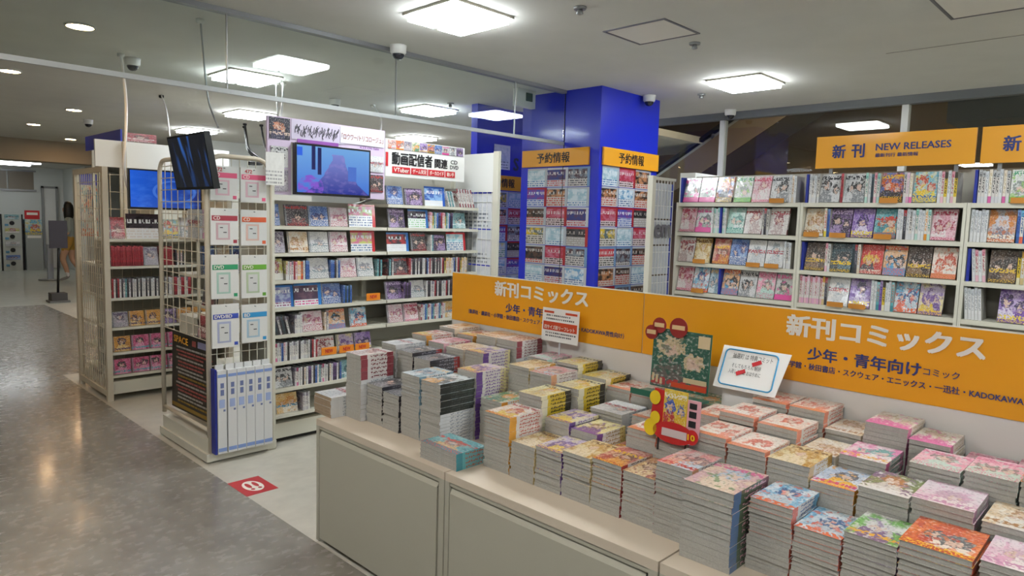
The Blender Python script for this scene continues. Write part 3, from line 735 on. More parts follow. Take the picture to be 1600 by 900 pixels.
r.spines(['cdteal', 'cddark'], 3)
r = drow(5, 'R'); r.spines(['cddark', 'cdteal', 'cddark', 'cdgrey'], 4).face('cddark', .12, .13).spines(['cdred', 'cdgrey', 'cddark', 'cddark', 'bw', 'cddark', 'cdgrey', 'cddark', 'cddark', 'cdwhite', 'cdwhite', 'cddark', 'cdblue', 'cdgrey'], 22).spines(['cdwhite', 'cdred', 'cddark', 'yellow', 'cdorange', 'cdgreen', 'tan', 'cdorange', 'cdwhite', 'cdgrey', 'cdblue', 'cddark'], 20)
r = drow(4, 'L'); r.card('2f6ab0', '6a6aa0', 'a8b0c8', '8a4a70', .16, .145).card('2f7ac0', '4a3a50', '6a5060', 'c83a80', .2, .15).face('cdblue', .13, .14).spines(['cdblue', 'darkblue'], 5).gap(.14)
r = drow(4, 'R'); r.face('cdpurple', .125, .13).spines(['cdpurple', 'cddark'], 5).face('cdwhite', .12, .13).spines(['cdwhite', 'cddark', 'cddark', 'cdwhite', 'cdgrey', 'cdwhite', 'cdred', 'cddark'], 26)
r = drow(3, 'L'); r.spines(['cddark', 'darkblue', 'cddark', 'cdgrey'], 9, lean=.25).spines(['cdgrey', 'cdwhite', 'cdwhite', 'cdwhite'], 4).face('cdpink', .14, .135).spines(['tan', 'cdgrey'], 2).face('peachblue', .125, .135).gap(.03).face('bluewhite', .12, .135).gap(.02)
r = drow(3, 'R'); r.gap(.02).face('cdpink', .12, .135).face('rosewhite', .12, .135).spines(['redwhite', 'cdpink', 'cdwhite', 'cdblue', 'cdteal'], 18).face('cdorange', .1)
r = drow(2, 'L'); r.spines(['cdpink', 'cdpurple', 'cdpinkcard', 'cdwhite', 'cdgrey', 'cdblue'], 7).spines(['cdwhite', 'cddark', 'cdwhite', 'cdwhite', 'cdgrey', 'bw'], 14).spines(['cdred', 'cdwhite'], 3).face('redwhite', .125, .13).gap(.01).face('violet', .12, .13).face('purple', .12, .13)
r = drow(1, 'L'); r.face('bw', .135, .13).spines(['cdgrey', 'cdpinkcard', 'cdwhite', 'cdwhite', 'cddark', 'tan', 'cdwhite', 'cdpurple', 'cdpurple', 'cdwhite', 'cddark', 'cdblue', 'cdwhite', 'cdteal'], 26).face('cdteal', .1, .125)
r = drow(0, 'L'); r.gap(.03).face('cdorange', .14, .13).gap(.02).spines(['cdgrey', 'cdwhite'], 4)
# orange NEW tickets
for (x, z, nm) in ((2.86, .905, 'dark discs of the fifth shelf'), (2.50, .55, 'white cover on the third shelf'), (2.64, .55, 'violet cover on the third shelf'), (2.77, .55, 'purple cover on the third shelf')):
    t = root('new_ticket', (x, YF, z), 'orange NEW ticket in front of the '+nm, 'ticket', 'orange NEW tickets')
    build('ticket', bx(x-.058, x+.058, YF+.006, YF+.009, z, z+.052), pmat('ticket_orange', '#e8891c', .5), t)
    lettering('NEW', M_RED, t, (x-.03, YF+.005, z+.014), (1, 0, 0), (0, 0, 1), width=.06, height=.026, bold=.03)

# end panel of the disc rack
t = root('rack_end_panel', (3.9, 4.15, 0), 'white end panel with perforated post and hanging price sheets', 'rack panel')
build('post', bx(3.874, 3.90, 3.95, 4.01, 0, 2.05), M_CREAM, t)
build('top_board', bx(3.876, 3.888, 4.01, 4.5, 1.73, 2.04), M_WHITE, t)
build('foot', bx(3.873, 3.915, 3.95, 4.5, 0, .06), M_CREAM, t)
q = MB()
for k in range(9): q.tube([(3.885, 4.03+k*.055, .06), (3.885, 4.03+k*.055, 1.73)], .003, 5)
for k in range(11): q.tube([(3.888, 4.01, .15+k*.15), (3.888, 4.5, .15+k*.15)], .003, 5)
build('wire_grid', q, M_WHITE, t, kind='stuff')
for k, z in enumerate((1.435, 1.14, .845, .55)):
    build('price_sheet', bx(3.891, 3.893, 4.02, 4.48, z, z+.285), gmat('price_sheet', G_SHEET, dict(Edge='d6d8dc', A='dcdee2', B='cfd2d8', Ink='8a8e98', Paper='dcdee2'), dict(Seed=.6)), t)

# television header over the left bay
h = root('media_header', (2.5, 4.16, 1.6), 'lilac promotional header frame around the disc rack television', 'display')
M_LILAC = pmat('lilac_board', '#cdbcd4', .5)
build('frame_board', MB().box(2.05, 2.93, 4.15, 4.17, 1.965, 2.115).box(2.05, 2.21, 4.15, 4.17, 1.63, 1.965).box(2.79, 2.93, 4.15, 4.17, 1.63, 1.965), M_LILAC, h)
build('art_panel', bx(2.062, 2.20, 4.146, 4.15, 1.975, 2.108), gmat('art_night', G_COVER, dict(A='23232f', B='34344a', Hair='d08a6a', Cloth='3a3a60', Title='e0c8b8', Band='2a2a3a'), dict(TitleV=.2, BandH=0, Seed=.2)), h)
build('title_strip', bx(2.21, 2.60, 4.146, 4.15, 1.985, 2.11), pmat('title_strip', '#c6bdd2', .5), h)
build('purple_bar', bx(2.25, 2.55, 4.143, 4.146, 1.968, 1.99), pmat('purple_bar', '#8a4aa0', .5), h)
build('white_strip', bx(2.565, 2.92, 4.144, 4.146, 1.995, 2.105), pmat('strip_white', '#d8d4de', .5), h)
q = MB()
for k in range(46):      # brushy logotype, an illegible scrawl in the photo
    x = 2.235+k*.0069; z = 2.045+.018*math.sin(k*1.7)+.012*math.sin(k*.6)
    q.tube([(x, 4.144, z-.018), (x+.009*math.sin(k), 4.144, z), (x+.006, 4.144, z+.018+.008*math.cos(k*2.3))], .0022, 4)
build('logotype', q, pmat('logo_grey', '#4a4a54', .5), h)
lettering('「ロウワー/トリコロージュ」', pmat('title_brown', '#8a3a20', .5), h, (2.575, 4.1435, 2.02), (1, 0, 0), (0, 0, 1), width=.335, height=.042, bold=.012)
lettering('4.23 On Sale', pmat('title_violet', '#8a4aa8', .5), h, (2.72, 4.149, 1.973), (1, 0, 0), (0, 0, 1), width=.16, height=.016, bold=.01)
for (x0, x1, z0, z1, nm, sd) in ((2.805, 2.915, 1.82, 1.93, 'white', .2), (2.805, 2.915, 1.68, 1.80, 'cddark', .5), (2.07, 2.185, 1.80, 1.93, 'bw', .1), (2.07, 2.185, 1.65, 1.79, 'cdgrey', .7)):
    build('art_card', bx(x0, x1, 4.143, 4.149, z0, z1), cover(nm), h)
for x in (2.1, 2.88): build('brace', MB().tube([(x, 4.17, 1.64), (x, 4.495, 1.585)], .008, 6), M_STEEL, h)
M_FRAME = pmat('tv_bezel', '#0c0d10', .3, coat=.3)
def screen_mat(name, fn):
    mt = bpy.data.materials.new(name); mt.use_nodes = True; n = NT(mt.node_tree); b = mt.node_tree.nodes['Principled BSDF']
    c = fn(n); b.inputs['Base Color'].default_value = (.01, .01, .012, 1); b.inputs['Roughness'].default_value = .12
    mt.node_tree.links.new(c, b.inputs['Emission Color']); b.inputs['Emission Strength'].default_value = .85
    return mt
def scr_tower(n):
    u, v = n.uv(); ns = n.noise(n.vec(n.math('MULTIPLY', u, 9), n.math('MULTIPLY', v, 9)), 1, 3)
    c = n.mix(v, hx('3f78e0'), hx('7ab4f2'))
    half = n.math('ADD', .07, n.math('MULTIPLY', n.math('POWER', n.math('SUBTRACT', 1.0, v), 2.2), .38))
    tower = n.math('LESS_THAN', n.math('ABSOLUTE', n.math('SUBTRACT', u, .55)), n.math('ADD', half, n.math('MULTIPLY', n.math('SUBTRACT', ns, .5), .08)))
    tower = n.math('MULTIPLY', tower, n.math('LESS_THAN', v, .86))
    tc = n.mix(v, hx('142a98'), hx('8f9ae8')); tc = n.mix(n.math('MULTIPLY', n.step(ns, .5, .65), .2), tc, hx('b8a0ea'))
    c = n.mix(tower, c, tc)
    c = n.mix(n.math('MULTIPLY', n.rng(u, .19, .24), n.rng(v, .5, 1.1)), c, hx('1c2060'))
    c = n.mix(n.math('MULTIPLY', n.rng(u, .27, .32), n.rng(v, .4, .98)), c, hx('1c2060'))
    c = n.mix(n.math('MULTIPLY', n.rng(u, .69, .81), n.rng(v, .3, .62)), c, hx('4a78d8'))
    pm = n.ell(u, v, .18, .12, .17, .26)
    c = n.mix(n.math('MULTIPLY', pm, n.step(ns, .4, .55)), c, hx('8a5ad8'))
    return n.mix(n.math('MULTIPLY', n.rng(u, 0, .07), n.rng(v, .78, .96)), c, hx('2f6af0'))
def scr_sea(n):
    u, v = n.uv(); ns = n.noise(n.vec(n.math('MULTIPLY', u, 4), n.math('MULTIPLY', v, 4), 2.0), 1, 4)
    c = n.mix(u, hx('1f62e0'), hx('12246e')); c = n.mix(n.math('MULTIPLY', n.step(ns, .45, .75), n.math('SUBTRACT', 1.1, v)), c, hx('4a86ee'))
    q = n.math('ADD', n.math('POWER', n.math('SUBTRACT', u, .62), 2.0), n.math('POWER', n.math('SUBTRACT', v, .45), 2.0))
    return n.mix(n.math('MULTIPLY', n.rng(q, .075, .1), .5), c, hx('5a90f0'))
def scr_dark(n):
    u, v = n.uv(); ns = n.noise(n.vec(n.math('MULTIPLY', n.math('ADD', u, n.math('MULTIPLY', v, .12)), 5), n.math('MULTIPLY', v, .6), 4.0), 1, 2)
    c = n.mix(n.step(ns, .5, .62), hx('14161e'), hx('3a78d8'))
    return n.mix(n.math('MULTIPLY', n.math('SUBTRACT', 1.0, v), .8), c, hx('14161c'))
def tv(name, label, wd, ht, loc, rot, fn, th=.035, legs=False):
    t = place(name, None, None, loc, rot); setp(t, label, 'television', 'wall televisions')
    b = .012
    me = MB().box(-wd/2, wd/2, -th/2, th/2, 0, ht).mesh('bezel', [M_FRAME]); place('bezel', me, t)
    me = MB().box(-wd/2+b, wd/2-b, -th/2-.001, -th/2+.002, b*1.3, ht-b).mesh('screen', [screen_mat(name+'_picture', fn)]); place('screen', me, t)
    me = MB().box(-.12, .12, th/2, th/2+.03, ht*.3, ht*.7).mesh('mount', [M_BLACK]); place('mount', me, t)
    return t
tv('television', 'television showing a pale blue picture inside the lilac header', .568, .328, (2.50, 4.127, 1.634), (0, 0, 0), scr_tower)
tv('television', 'bright blue television in front of the left rack', .55, .31, (2.04, 5.86, 1.515), (0, 0, 0), scr_sea)
TV2 = tv('television', 'dark tilted television above the end display, facing the aisle', .545, .315, (1.622, 4.15, 1.635), (.17, 0, -math.pi/2), scr_dark)
ARM = MB().tube([(1.632, 4.15, 1.79), (1.645, 4.15, 1.80), (1.70, 4.13, 1.80), (1.70, 4.10, 1.83)], .010, 6)
# white streamer banner on the right bay
t = root('streamer_banner', (3.3, 4.16, 1.8), 'white banner about video streamers over the right disc bay', 'sign')
build('board', bx(2.935, 3.69, 4.15, 4.165, 1.80, 2.065), M_WHITE, t)
for k, p in enumerate(['rosegrey', 'orange', 'cdgrey', 'greenorange', 'purple', 'pumpkin', 'cdblue', 'bwpink', 'bw', 'cdpurple']):
    build('art_tile', bx(2.955+k*.072, 3.022+k*.072, 4.146, 4.15, 1.995, 2.06), cover(p), t)
lettering('動画配信者', M_INK, t, (2.99, 4.148, 1.885), (1, 0, 0), (0, 0, 1), width=.375, height=.092, bold=.045)
lettering('関連', M_INK, t, (3.385, 4.148, 1.888), (1, 0, 0), (0, 0, 1), width=.13, height=.072, bold=.04)
lettering('CD', M_INK, t, (3.545, 4.148, 1.93), (1, 0, 0), (0, 0, 1), width=.07, height=.03, bold=.02)
lettering('DVD', M_INK, t, (3.54, 4.148, 1.89), (1, 0, 0), (0, 0, 1), width=.085, height=.03, bold=.02)
build('red_tab', bx(2.938, 2.958, 4.146, 4.15, 1.87, 1.97), M_RED, t)
for x0, x1, s_ in ((2.995, 3.155, 'VTuber'), (3.165, 3.315, 'ゲーム実況'), (3.325, 3.485, 'ボーカロイド'), (3.495, 3.59, '歌い手')):
    o = build('red_label', bx(x0, x1, 4.146, 4.15, 1.825, 1.872), M_RED, t)
    lettering(s_, M_WPRINT, o, (x0+.012, 4.1445, 1.833), (1, 0, 0), (0, 0, 1), width=x1-x0-.024, height=.031, bold=.015)
for x in (2.98, 3.64): build('bracket', MB().tube([(x, 4.165, 1.84), (x, 4.495, 1.84)], .006, 6), M_STEEL, t)

# small white notice clipped to the end display
t = root('notice_sheet', (2.05, 4.06, 1.70), 'plain white notice clipped to the end display post', 'notice')
build('sheet', bx(1.985, 2.105, 4.04, 4.043, 1.68, 1.88), gmat('notice', G_SHEET, dict(Edge='e2e2de', A='dededa', B='e6e6e2', Ink='a0a0a0', Paper='e4e4e0'), dict(Seed=.15)), t)
build('clip', bx(2.04, 2.05, 4.043, 4.09, 1.80, 1.83), M_STEEL, t)

# ------------------------------------------------------------------ end display: wire frames, packs, file boxes, poster
e = root('end_display', (1.85, 4.45, 0), 'cream wire end display with rounded frames beside the aisle', 'display rack')
def arch(p0, p1, z0, z1, r=.09, n=6):
    p0 = Vector(p0); p1 = Vector(p1); d = (p1-p0).normalized(); P = [p0+Vector((0, 0, z0))]
    for k in range(n+1):
        a = math.pi/2*k/n; P.append(p0+d*(r-r*math.cos(a))+Vector((0, 0, z1-r+r*math.sin(a))))
    for k in range(n+1):
        a = math.pi/2*k/n; P.append(p1-d*(r-r*math.sin(a))+Vector((0, 0, z1-r+r*math.cos(a))))
    P.append(p1+Vector((0, 0, z0)))
    return P
build('frame', MB().tube(arch((1.65, 4.10, 0), (1.65, 4.84, 0), .16, 1.83), .014, 8).tube([(1.65, 4.10, .2), (1.65, 4.84, .2)], .012, 8), M_POST, e, label='rounded tube frame facing the aisle')
build('frame', MB().tube(arch((1.655, 4.10, 0), (2.04, 4.10, 0), .06, 1.835), .014, 8), M_POST, e, label='rounded tube frame facing the shop')
q = MB()
for k in range(6): q.tube([(1.65, 4.22+k*.105, .74), (1.65, 4.22+k*.105, 1.82)], .003, 5)
for k in range(15): q.tube([(1.653, 4.11, .74+k*.075), (1.653, 4.83, .74+k*.075)], .003, 5)
build('wire_grid', q, M_POST, e, kind='stuff')
q = MB()
for k in range(7): q.tube([(1.70+k*.05, 4.10, .08), (1.70+k*.05, 4.10, 1.825)], .003, 5)
for k in range(24): q.tube([(1.66, 4.103, .1+k*.07), (2.03, 4.103, .1+k*.07)], .0025, 5)
build('wire_grid', q, M_CREAM, e, kind='stuff')
build('post', bx(2.012, 2.066, 4.09, 4.20, 0, 1.72), M_CREAM, e)
build('base', MB().box(1.625, 2.066, 4.08, 4.86, .012, .06).box(1.64, 1.80, 4.10, 4.84, .06, .14), M_CREAM, e)
for x, y in ((1.66, 4.12), (2.03, 4.12), (1.66, 4.82), (2.03, 4.82)):
    build('foot', MB().lathe((x, y, 0), [(.014, 0), (.014, .012)], 10), M_STEEL, e)
build('inner_shelf', bx(1.70, 2.0, 4.13, 4.58, .70, .715), M_CREAM, e)
build('inner_shelf', bx(1.70, 2.0, 4.13, 4.58, .915, .93), M_CREAM, e)
build('back_panel', bx(2.03, 2.05, 4.2, 4.52, .06, 1.6), M_CREAM, e)
# sleeve packs on hooks
packs = [(0, 1.575, .20, 'CD', 'e05a80', 'pink'), (1, 1.57, .205, 'CD', 'e05a80', 'pink'), (0, 1.315, .215, 'CD', 'a83a48', 'dark red'), (1, 1.31, .215, 'CD', 'e0643a', 'orange'),
         (0, .995, .262, 'DVD', '2f9a6a', 'green'), (1, .99, .262, 'DVD', '6aa83a', 'light green'), (0, .70, .262, 'DVD/BD', '3a50b0', 'dark blue'), (1, .715, .235, 'BD', '2f90c8', 'light blue')]
rn = ['top', 'top', 'second', 'second', 'third', 'third', 'lowest', 'lowest']
for k, (cix, z, ht, s_, colr, cn) in enumerate(packs):
    x0 = 1.662+cix*.18; x1 = x0+.162
    t = root('sleeve_pack', ((x0+x1)/2, 4.07, z), '%s labelled %s sleeve pack, %s row, %s hook' % (cn, s_, rn[k], ('left', 'right')[cix]), 'disc sleeves', 'hanging packs of disc sleeves')
    y = 4.07
    build('bag', bx(x0, x1, y, y+.014, z, z+ht), pmat('pack_white', '#dcdcd8', .3, coat=.6, bump=.1, bscale=25), t)
    hb = build('colour_band', bx(x0+.006, x1-.004, y-.001, y, z+ht*.66, z+ht*.66+.03), pmat('band_'+colr, '#'+colr, .35, coat=.5), t)
    lettering(s_, M_WPRINT, hb, (x0+.014, y-.002, z+ht*.66+.005), (1, 0, 0), (0, 0, 1), height=.021, bold=.02)
    tint = '#%02x%02x%02x' % tuple(int(int(colr[i:i+2], 16)*.3+215*.7) for i in (0, 2, 4))
    build('window', bx(x0+.03, x1-.05, y-.001, y, z+.03, z+ht*.6), pmat('tint_'+colr, tint, .3, coat=.5), t)
    build('sleeve', bx(x0+.042, x1-.062, y-.002, y-.001, z+.04, z+ht*.55), pmat('sleeve_white', '#cfd0cd', .3, coat=.4), t)
    build('print_mark', bx(x0+.052, x0+.07, y-.003, y-.002, z+ht*.46, z+ht*.46+.005), M_INK, t)
    build('print_mark', bx(x0+.072, x0+.092, y-.003, y-.002, z+ht*.33, z+ht*.33+.005), M_INK, t)
    build('corner_mark', bx(x1-.03, x1-.008, y-.001, y, z+.01, z+.03), pmat('band_'+colr, '#'+colr, .35), t)
    if k < 2: lettering('472', M_RED, t, (x0+.025, y-.001, z+ht*.66+.037), (1, 0, 0), (0, 0, 1), height=.022, bold=.02, name='price')
    build('hook', MB().tube([((x0+x1)/2, 4.10, z+ht-.01), ((x0+x1)/2, 4.055, z+ht-.012)], .003, 6), M_STEEL, t)
# tall white file boxes
M_FBOX = pmat('file_box_white', '#d6d7d6', .35, coat=.3)
for k in range(6):
    x0 = 1.672+k*.0565+(.006 if k else 0); x1 = x0+.054
    t = root('file_box', ((x0+x1)/2, 4.06, .065), 'tall white file box with blue bands, %s from left' % ordw(k+1), 'file box', 'white file boxes at the foot of the end display')
    build('box', bx(x0, x1, 4.03, 4.085, .065, .57), M_FBOX, t)
    build('blue_band', bx(x0+.002, x1-.002, 4.0285, 4.03, .078, .10), pmat('file_blue', '#7f97cc', .4), t)
    build('blue_band', bx(x0+.002, x1-.002, 4.0285, 4.03, .53, .548), pmat('file_blue', '#7f97cc', .4), t)
    build('blue_square', bx(x0+.01, x1-.012, 4.0285, 4.03, .345, .395), pmat('file_blue2', '#9fb0d8', .4), t)
    for (a_, b_, c_, d_) in ((.018, .016, .42, .455), (.018, .016, .465, .495), (.034, .008, .322, .334)): build('label_print', bx(x0+a_, x1-b_, 4.0285, 4.03, c_, d_), pmat('file_print', '#6a76a0', .5), t)
    build('tab', bx(x0+.002, x1-.004, 4.06, 4.075, .57, .60), M_FBOX, t)
build('blue_file', bx(1.656, 1.668, 4.03, 4.085, .065, .58), pmat('file_navy', '#24308a', .4), label='slim dark blue file at the left of the white boxes', cat='file box')
# black notice poster standing inside the aisle frame
t = root('rule_poster', (1.66, 4.45, .22), 'black poster of white, red and yellow text lines in the end display', 'poster')
P = Matrix.Translation((1.684, 4.44, .215)) @ Matrix.Rotation(-math.pi/2, 4, 'Z') @ Matrix.Rotation(-.03, 4, 'X') @ Matrix.Rotation(-.02, 4, 'Y')
build('board', MB().box(-.345, .345, -.004, .004, 0, .51, M=P), pmat('poster_black', '#191613', .35, coat=.3), t)
cols = [pmat('pl_white', '#98948c', .5), pmat('pl_red', '#984a45', .5), pmat('pl_yel', '#8a6c24', .5)]
rr = random.Random(4)
for j, ci in enumerate([0, 1, 1, 0, 1, 1, 0, 0, 2, 1, 0, 1, 1, 0, 0, 2]):
    q = MB(); x = -.27+rr.choice((0, .03, .06)); z = .405-j*.0235
    while x < rr.uniform(.1, .3):
        l = rr.uniform(.02, .08); q.box(x, min(x+l, .32), -.0052, -.004, z, z+.011, M=P); x += l+.008
    build('text_line', q, cols[ci], t)
lettering('SPACE', M_ORANGE2, t, tuple(P @ Vector((-.31, -.006, .44))), (0, -1, 0), (0, 0, 1), width=.24, height=.045, bold=.03)
build('emblem', MB().box(-.01, .05, -.0052, -.004, .44, .475, M=P), cols[1], t)
build('emblem', MB().box(.08, .25, -.0052, -.004, .44, .48, M=P), pmat('pl_lilac', '#8a88a8', .5), t)
build('bottom_stripe', MB().box(-.34, .34, -.0052, -.004, .012, .035, M=P), cols[2], t)
build('frame_clip', MB().box(.29, .33, -.007, -.004, .06, .17, M=P), M_WHITE, t)
for z, p, y0, sh in ((.932, 'cddark', 4.24, 'upper'), (.717, 'cdred', 4.30, 'lower')):
    me = item_mesh('disc', p, .2 if z > .9 else .24, .185 if z > .9 else .15, .014)
    setp(place('video_case', me, None, (1.715, y0, z), (-.15, 0, -math.pi/2)), 'video case leaning on the %s inner shelf above the black poster' % sh, 'video case')

# shelves on the far side of the disc rack, seen through the wire
t = root('rear_shelves', (2.5, 4.75, 0), 'far side shelves of the disc rack seen through the wire', 'shelving')
build('back', bx(2.07, 3.86, 4.54, 4.56, .05, 1.55), M_CREAM, t)
build('base', bx(2.07, 3.86, 4.56, 4.9, 0, .1), M_CREAM, t)
for z in (.45, .8, 1.09, 1.33): build('shelf', bx(1.80, 3.86, 4.62, 4.96, z-.02, z), M_CREAM, t)
build('bracket', MB().box(1.80, 1.815, 4.62, 4.96, .3, .43).box(1.80, 1.815, 4.62, 4.96, .62, .78).box(1.80, 1.815, 4.62, 4.64, .43, 1.33), M_CREAM, t)
g = 'magazines behind the wire frame'
for k in range(9):
    me = item_mesh('comic', 'palepink' if k % 3 else 'white', .2, .19, .016)
    setp(place('magazine', me, None, (1.835+k*.0185, 4.75, 1.331), (0, 0, -math.pi/2)), 'pale magazine behind the wire, %s from left on the upper rear shelf' % ordw(k+1), 'magazine', g)
for k in range(3):
    me = item_mesh('disc', ('cdblue', 'tan', 'cdblue')[k], .09, .19, .015)
    setp(place('video_case', me, None, (1.88+k*.1, 4.66+.0, 1.091), (-.1, 0, 0)), 'blue framed video case on the rear shelf, %s from left' % ordw(k+1), 'video case', 'video cases behind the wire')
bpy.context.view_layer.update()
arm = place('arm', ARM.mesh('arm', [M_STEEL]), TV2); arm.matrix_parent_inverse = TV2.matrix_world.inverted()

# ------------------------------------------------------------------ left rack beside the aisle
L = root('aisle_rack', (2.1, 6.35, 0), 'beige wire-sided disc rack standing along the aisle', 'shelving')
for y in (5.95, 6.72):
    build('post', bx(1.615, 1.655, y, y+.045, 0, 1.83), M_POST, L)
build('top_rail', MB().box(1.615, 1.65, 5.995, 6.72, 1.79, 1.83), M_POST, L)
build('bottom_rail', MB().box(1.615, 1.65, 5.995, 6.72, .04, .085), M_POST, L)
q = MB()
for k in range(13): q.tube([(1.63, 6.02+k*.056, .08), (1.63, 6.02+k*.056, 1.8)], .0035, 5)
for k in range(16): q.tube([(1.634, 5.99, .16+k*.104), (1.634, 6.73, .16+k*.104)], .0025, 5)
build('wire_grid', q, M_POST, L, kind='stuff')
q = MB()
for k in range(12): q.tube([(1.70+k*.075, 6.33, .15), (1.70+k*.075, 6.33, 1.8)], .003, 5)
for k in range(12): q.tube([(1.66, 6.333, .25+k*.14), (2.6, 6.333, .25+k*.14)], .003, 5)
build('wire_grid', q, M_POST, L, kind='stuff')
LZ = [.199, .381, .578, .814, 1.063, 1.277]
for z in LZ: build('shelf', bx(1.655, 2.62, 5.97, 6.32, z-.02, z), M_CREAM, L)
for z in LZ[:5]: build('shelf', bx(1.655, 2.62, 6.36, 6.72, z-.02, z), M_CREAM, L, label='shelf on the far side of the rack')
build('base', bx(1.655, 2.62, 5.97, 6.74, .05, .15), M_CREAM, L)
build('back_panel', bx(1.66, 2.62, 6.335, 6.35, .15, 1.26), pmat('rack_back2', '#a9a496', .5), L)
build('side_post', bx(2.58, 2.62, 5.97, 6.74, 0, 1.8), M_POST, L)
def lrow(i):
    return Row('y', 5.97, LZ[i]+.0005, 1.67, '%s shelf, aisle rack' % CN[i], 'video cases on the aisle rack', 'video case', 'video case', 'video_case')
r = lrow(5); r.face('cdred', .11, .17).card('3a2a30', '2a2024', '3a3038', 'd8d0cc', .27, .2).face('cyanyel', .13, .16).face('cdwhite', .17, .18).face('cdgrey', .12, .15)
r = lrow(4); r.spines('cdred', 17, h=.16).gap(.01).face('cdgrey', .11, .15).spines('cdred', 7, h=.155, lean=.12).spines(['cddark', 'cdgreen'], 6)
r = lrow(3); r.spines(['cdred', 'cdwhite', 'cddark'], 6, h=.15).spines(['cdgrey', 'cdteal', 'cddark'], 4, h=.15).spines(['cddark', 'cdwhite', 'cdwhite', 'cddark', 'bw'], 24, h=.15).spines(['cdred', 'cdred', 'cdwhite', 'cdgrey'], 10, h=.15)
r = lrow(2); [r.face(p, .115, .12) for p in ('cdgrey', 'cdamber', 'cdamber', 'cdpurple', 'cdamber', 'cdamber', 'cdamber')]
r = lrow(1); [r.face(p, .13, .12) for p in ('cdamber', 'cdpinkcard', 'cdpinkcard', 'cdpinkcard', 'cdpink', 'cdpinkcard')]
r = lrow(0); [r.face(p, .13, .12) for p in ('cdpinkcard', 'cdpinkcard', 'cdpinkcard', 'cdpinkcard', 'cdpinkcard', 'cdpink')]
for k in range(4):
    me = item_mesh('comic', ('bw', 'white')[k % 2], .21, .22, .012)
    setp(place('magazine', me, None, (1.68+k*.02, 6.50, .815), (0, 0, math.pi/2)), 'pale magazine behind the aisle rack wire, %s from the aisle' % ordw(k+1), 'magazine', 'magazines on the far side of the aisle rack')
t = root('white_header', (2.3, 6.78, 1.86), 'blank white header board above the aisle rack', 'header board')
build('board', bx(1.79, 2.95, 6.77, 6.80, 1.875, 2.105), M_WHITE, t)
build('post', MB().box(2.0, 2.03, 6.745, 6.77, .16, 2.1).box(2.5, 2.53, 6.745, 6.77, .16, 2.1), M_POST, t)
# further rack with blue and red headers
t = root('back_rack', (3.4, 8.4, 0), 'far rack with a red picture header, mostly hidden behind the white board', 'shelving')
build('body', bx(2.7, 4.6, 8.1, 8.7, 0, 1.75), M_CREAM, t)
build('picture_header', bx(2.42, 2.72, 8.05, 8.07, 2.225, 2.315), cover('cdred'), t)
build('header_post', MB().box(2.705, 2.72, 8.07, 8.1, 1.7, 2.3), M_POST, t)
t = root('blue_header', (2.42, 9.2, 1.7), 'slanting dark blue header seen above the white board', 'header board')
build('board', bx(2.64, 2.66, 8.98, 10.4, 2.26, 2.44), M_BLUE, t)
build('post', MB().box(2.66, 2.69, 9.1, 9.13, 0, 2.4).box(2.66, 2.69, 10.2, 10.23, 0, 2.4), M_POST, t)

# ------------------------------------------------------------------ bookcase with comics along the window side
BX = 4.42
BZ = [.60, .822, 1.036, 1.245, 1.459, 1.669]
def case_bay(y0, y1, label):
    t = root('bookcase_bay', (4.55, (y0+y1)/2, 0), label, 'bookcase', 'cream bookcase bays')
    build('back', bx(4.68, 4.70, y0, y1, 0, 1.87), pmat('case_back', '#a8a498', .5), t)
    build('base', bx(BX, 4.68, y0, y1, 0, .12), M_CREAM, t)
    for z in [.38]+BZ: build('shelf', bx(BX, 4.68, y0+.016, y1-.016, z-.026, z), M_CREAM, t)
    for y in (y0, y1-.016): build('side', bx(BX-.004, 4.68, y, y+.016, 0, 1.67), M_CREAM, t)
case_bay(1.772, 2.662, 'left bay of the cream bookcase, next to the white wire panel')
case_bay(.874, 1.770, 'middle bay of the cream bookcase, under the new releases sign')
case_bay(-.024, .872, 'right bay of the cream bookcase, cut off by the view edge')
YS = {'A': 2.642, 'B': 1.75, 'C': .852}; BN = {'A': 'left', 'B': 'middle', 'C': 'right'}
SN = {5: 'top', 4: 'second', 3: 'third', 2: 'fourth'}
def brow(i, bay):
    return Row('x', BX+.004, BZ[i], YS[bay], '%s shelf, %s bookcase bay' % (SN[i], BN[bay]), 'volumes on the bookcase shelves', 'manga volume', 'volume', 'manga_volume')
DIVN = [0]
def div(r):
    t = .014; a = r.a
    o = build('shelf_divider', bx(BX+.01, BX+.17, a-t, a, r.z, r.z+.178), M_DIV, label='dark blue divider after the %s item, %s' % (ordw(r.n) if r.n else 'zeroth', r.where) if r.n else 'dark blue divider at the left end, '+r.where, cat='divider', group='dark blue shelf dividers')
    r.gap(t+.004)
def F(r, pals, w=.12, h=.178, tag=()):
    for i, p in enumerate(pals.split()):
        y = r.a
        r.face(p, w, h, .016, 'comic', lean=.24, gap=.006, dep=.02)
        if i in tag:
            build('price_tag', bx(BX-.014, BX-.011, y-w*.9, y-w*.1, r.z-.002, r.z+.028), pmat('tag_amber', '#c07f2c', .4, coat=.3), label='amber shelf ticket under the %s item on %s' % (ordw(r.n), r.where), cat='ticket', group='amber shelf tickets')
    return r
def S(r, pals, n, **k):
    r.spines(pals.split(), n, w=.128, h=.177, t=.0145, kind='comic', **k); return r
r = brow(5, 'A'); div(r); F(r, 'bwpink bwpink'); F(r, 'pumpkin'); r.gap(.01); F(r, 'greengrey'); F(r, 'rosewhite'); F(r, 'bw', tag=(0,)); S(r, 'white tan', 3)
r = brow(5, 'B'); div(r); S(r, 'white bw', 4); F(r, 'bw'); S(r, 'cdred', 1); F(r, 'bw'); S(r, 'mint white darkblue rosewhite', 5); F(r, 'pumpkin', tag=(0,)); S(r, 'bw palepink mag', 3); F(r, 'cyanyel'); S(r, 'white rosewhite yellow', 6)
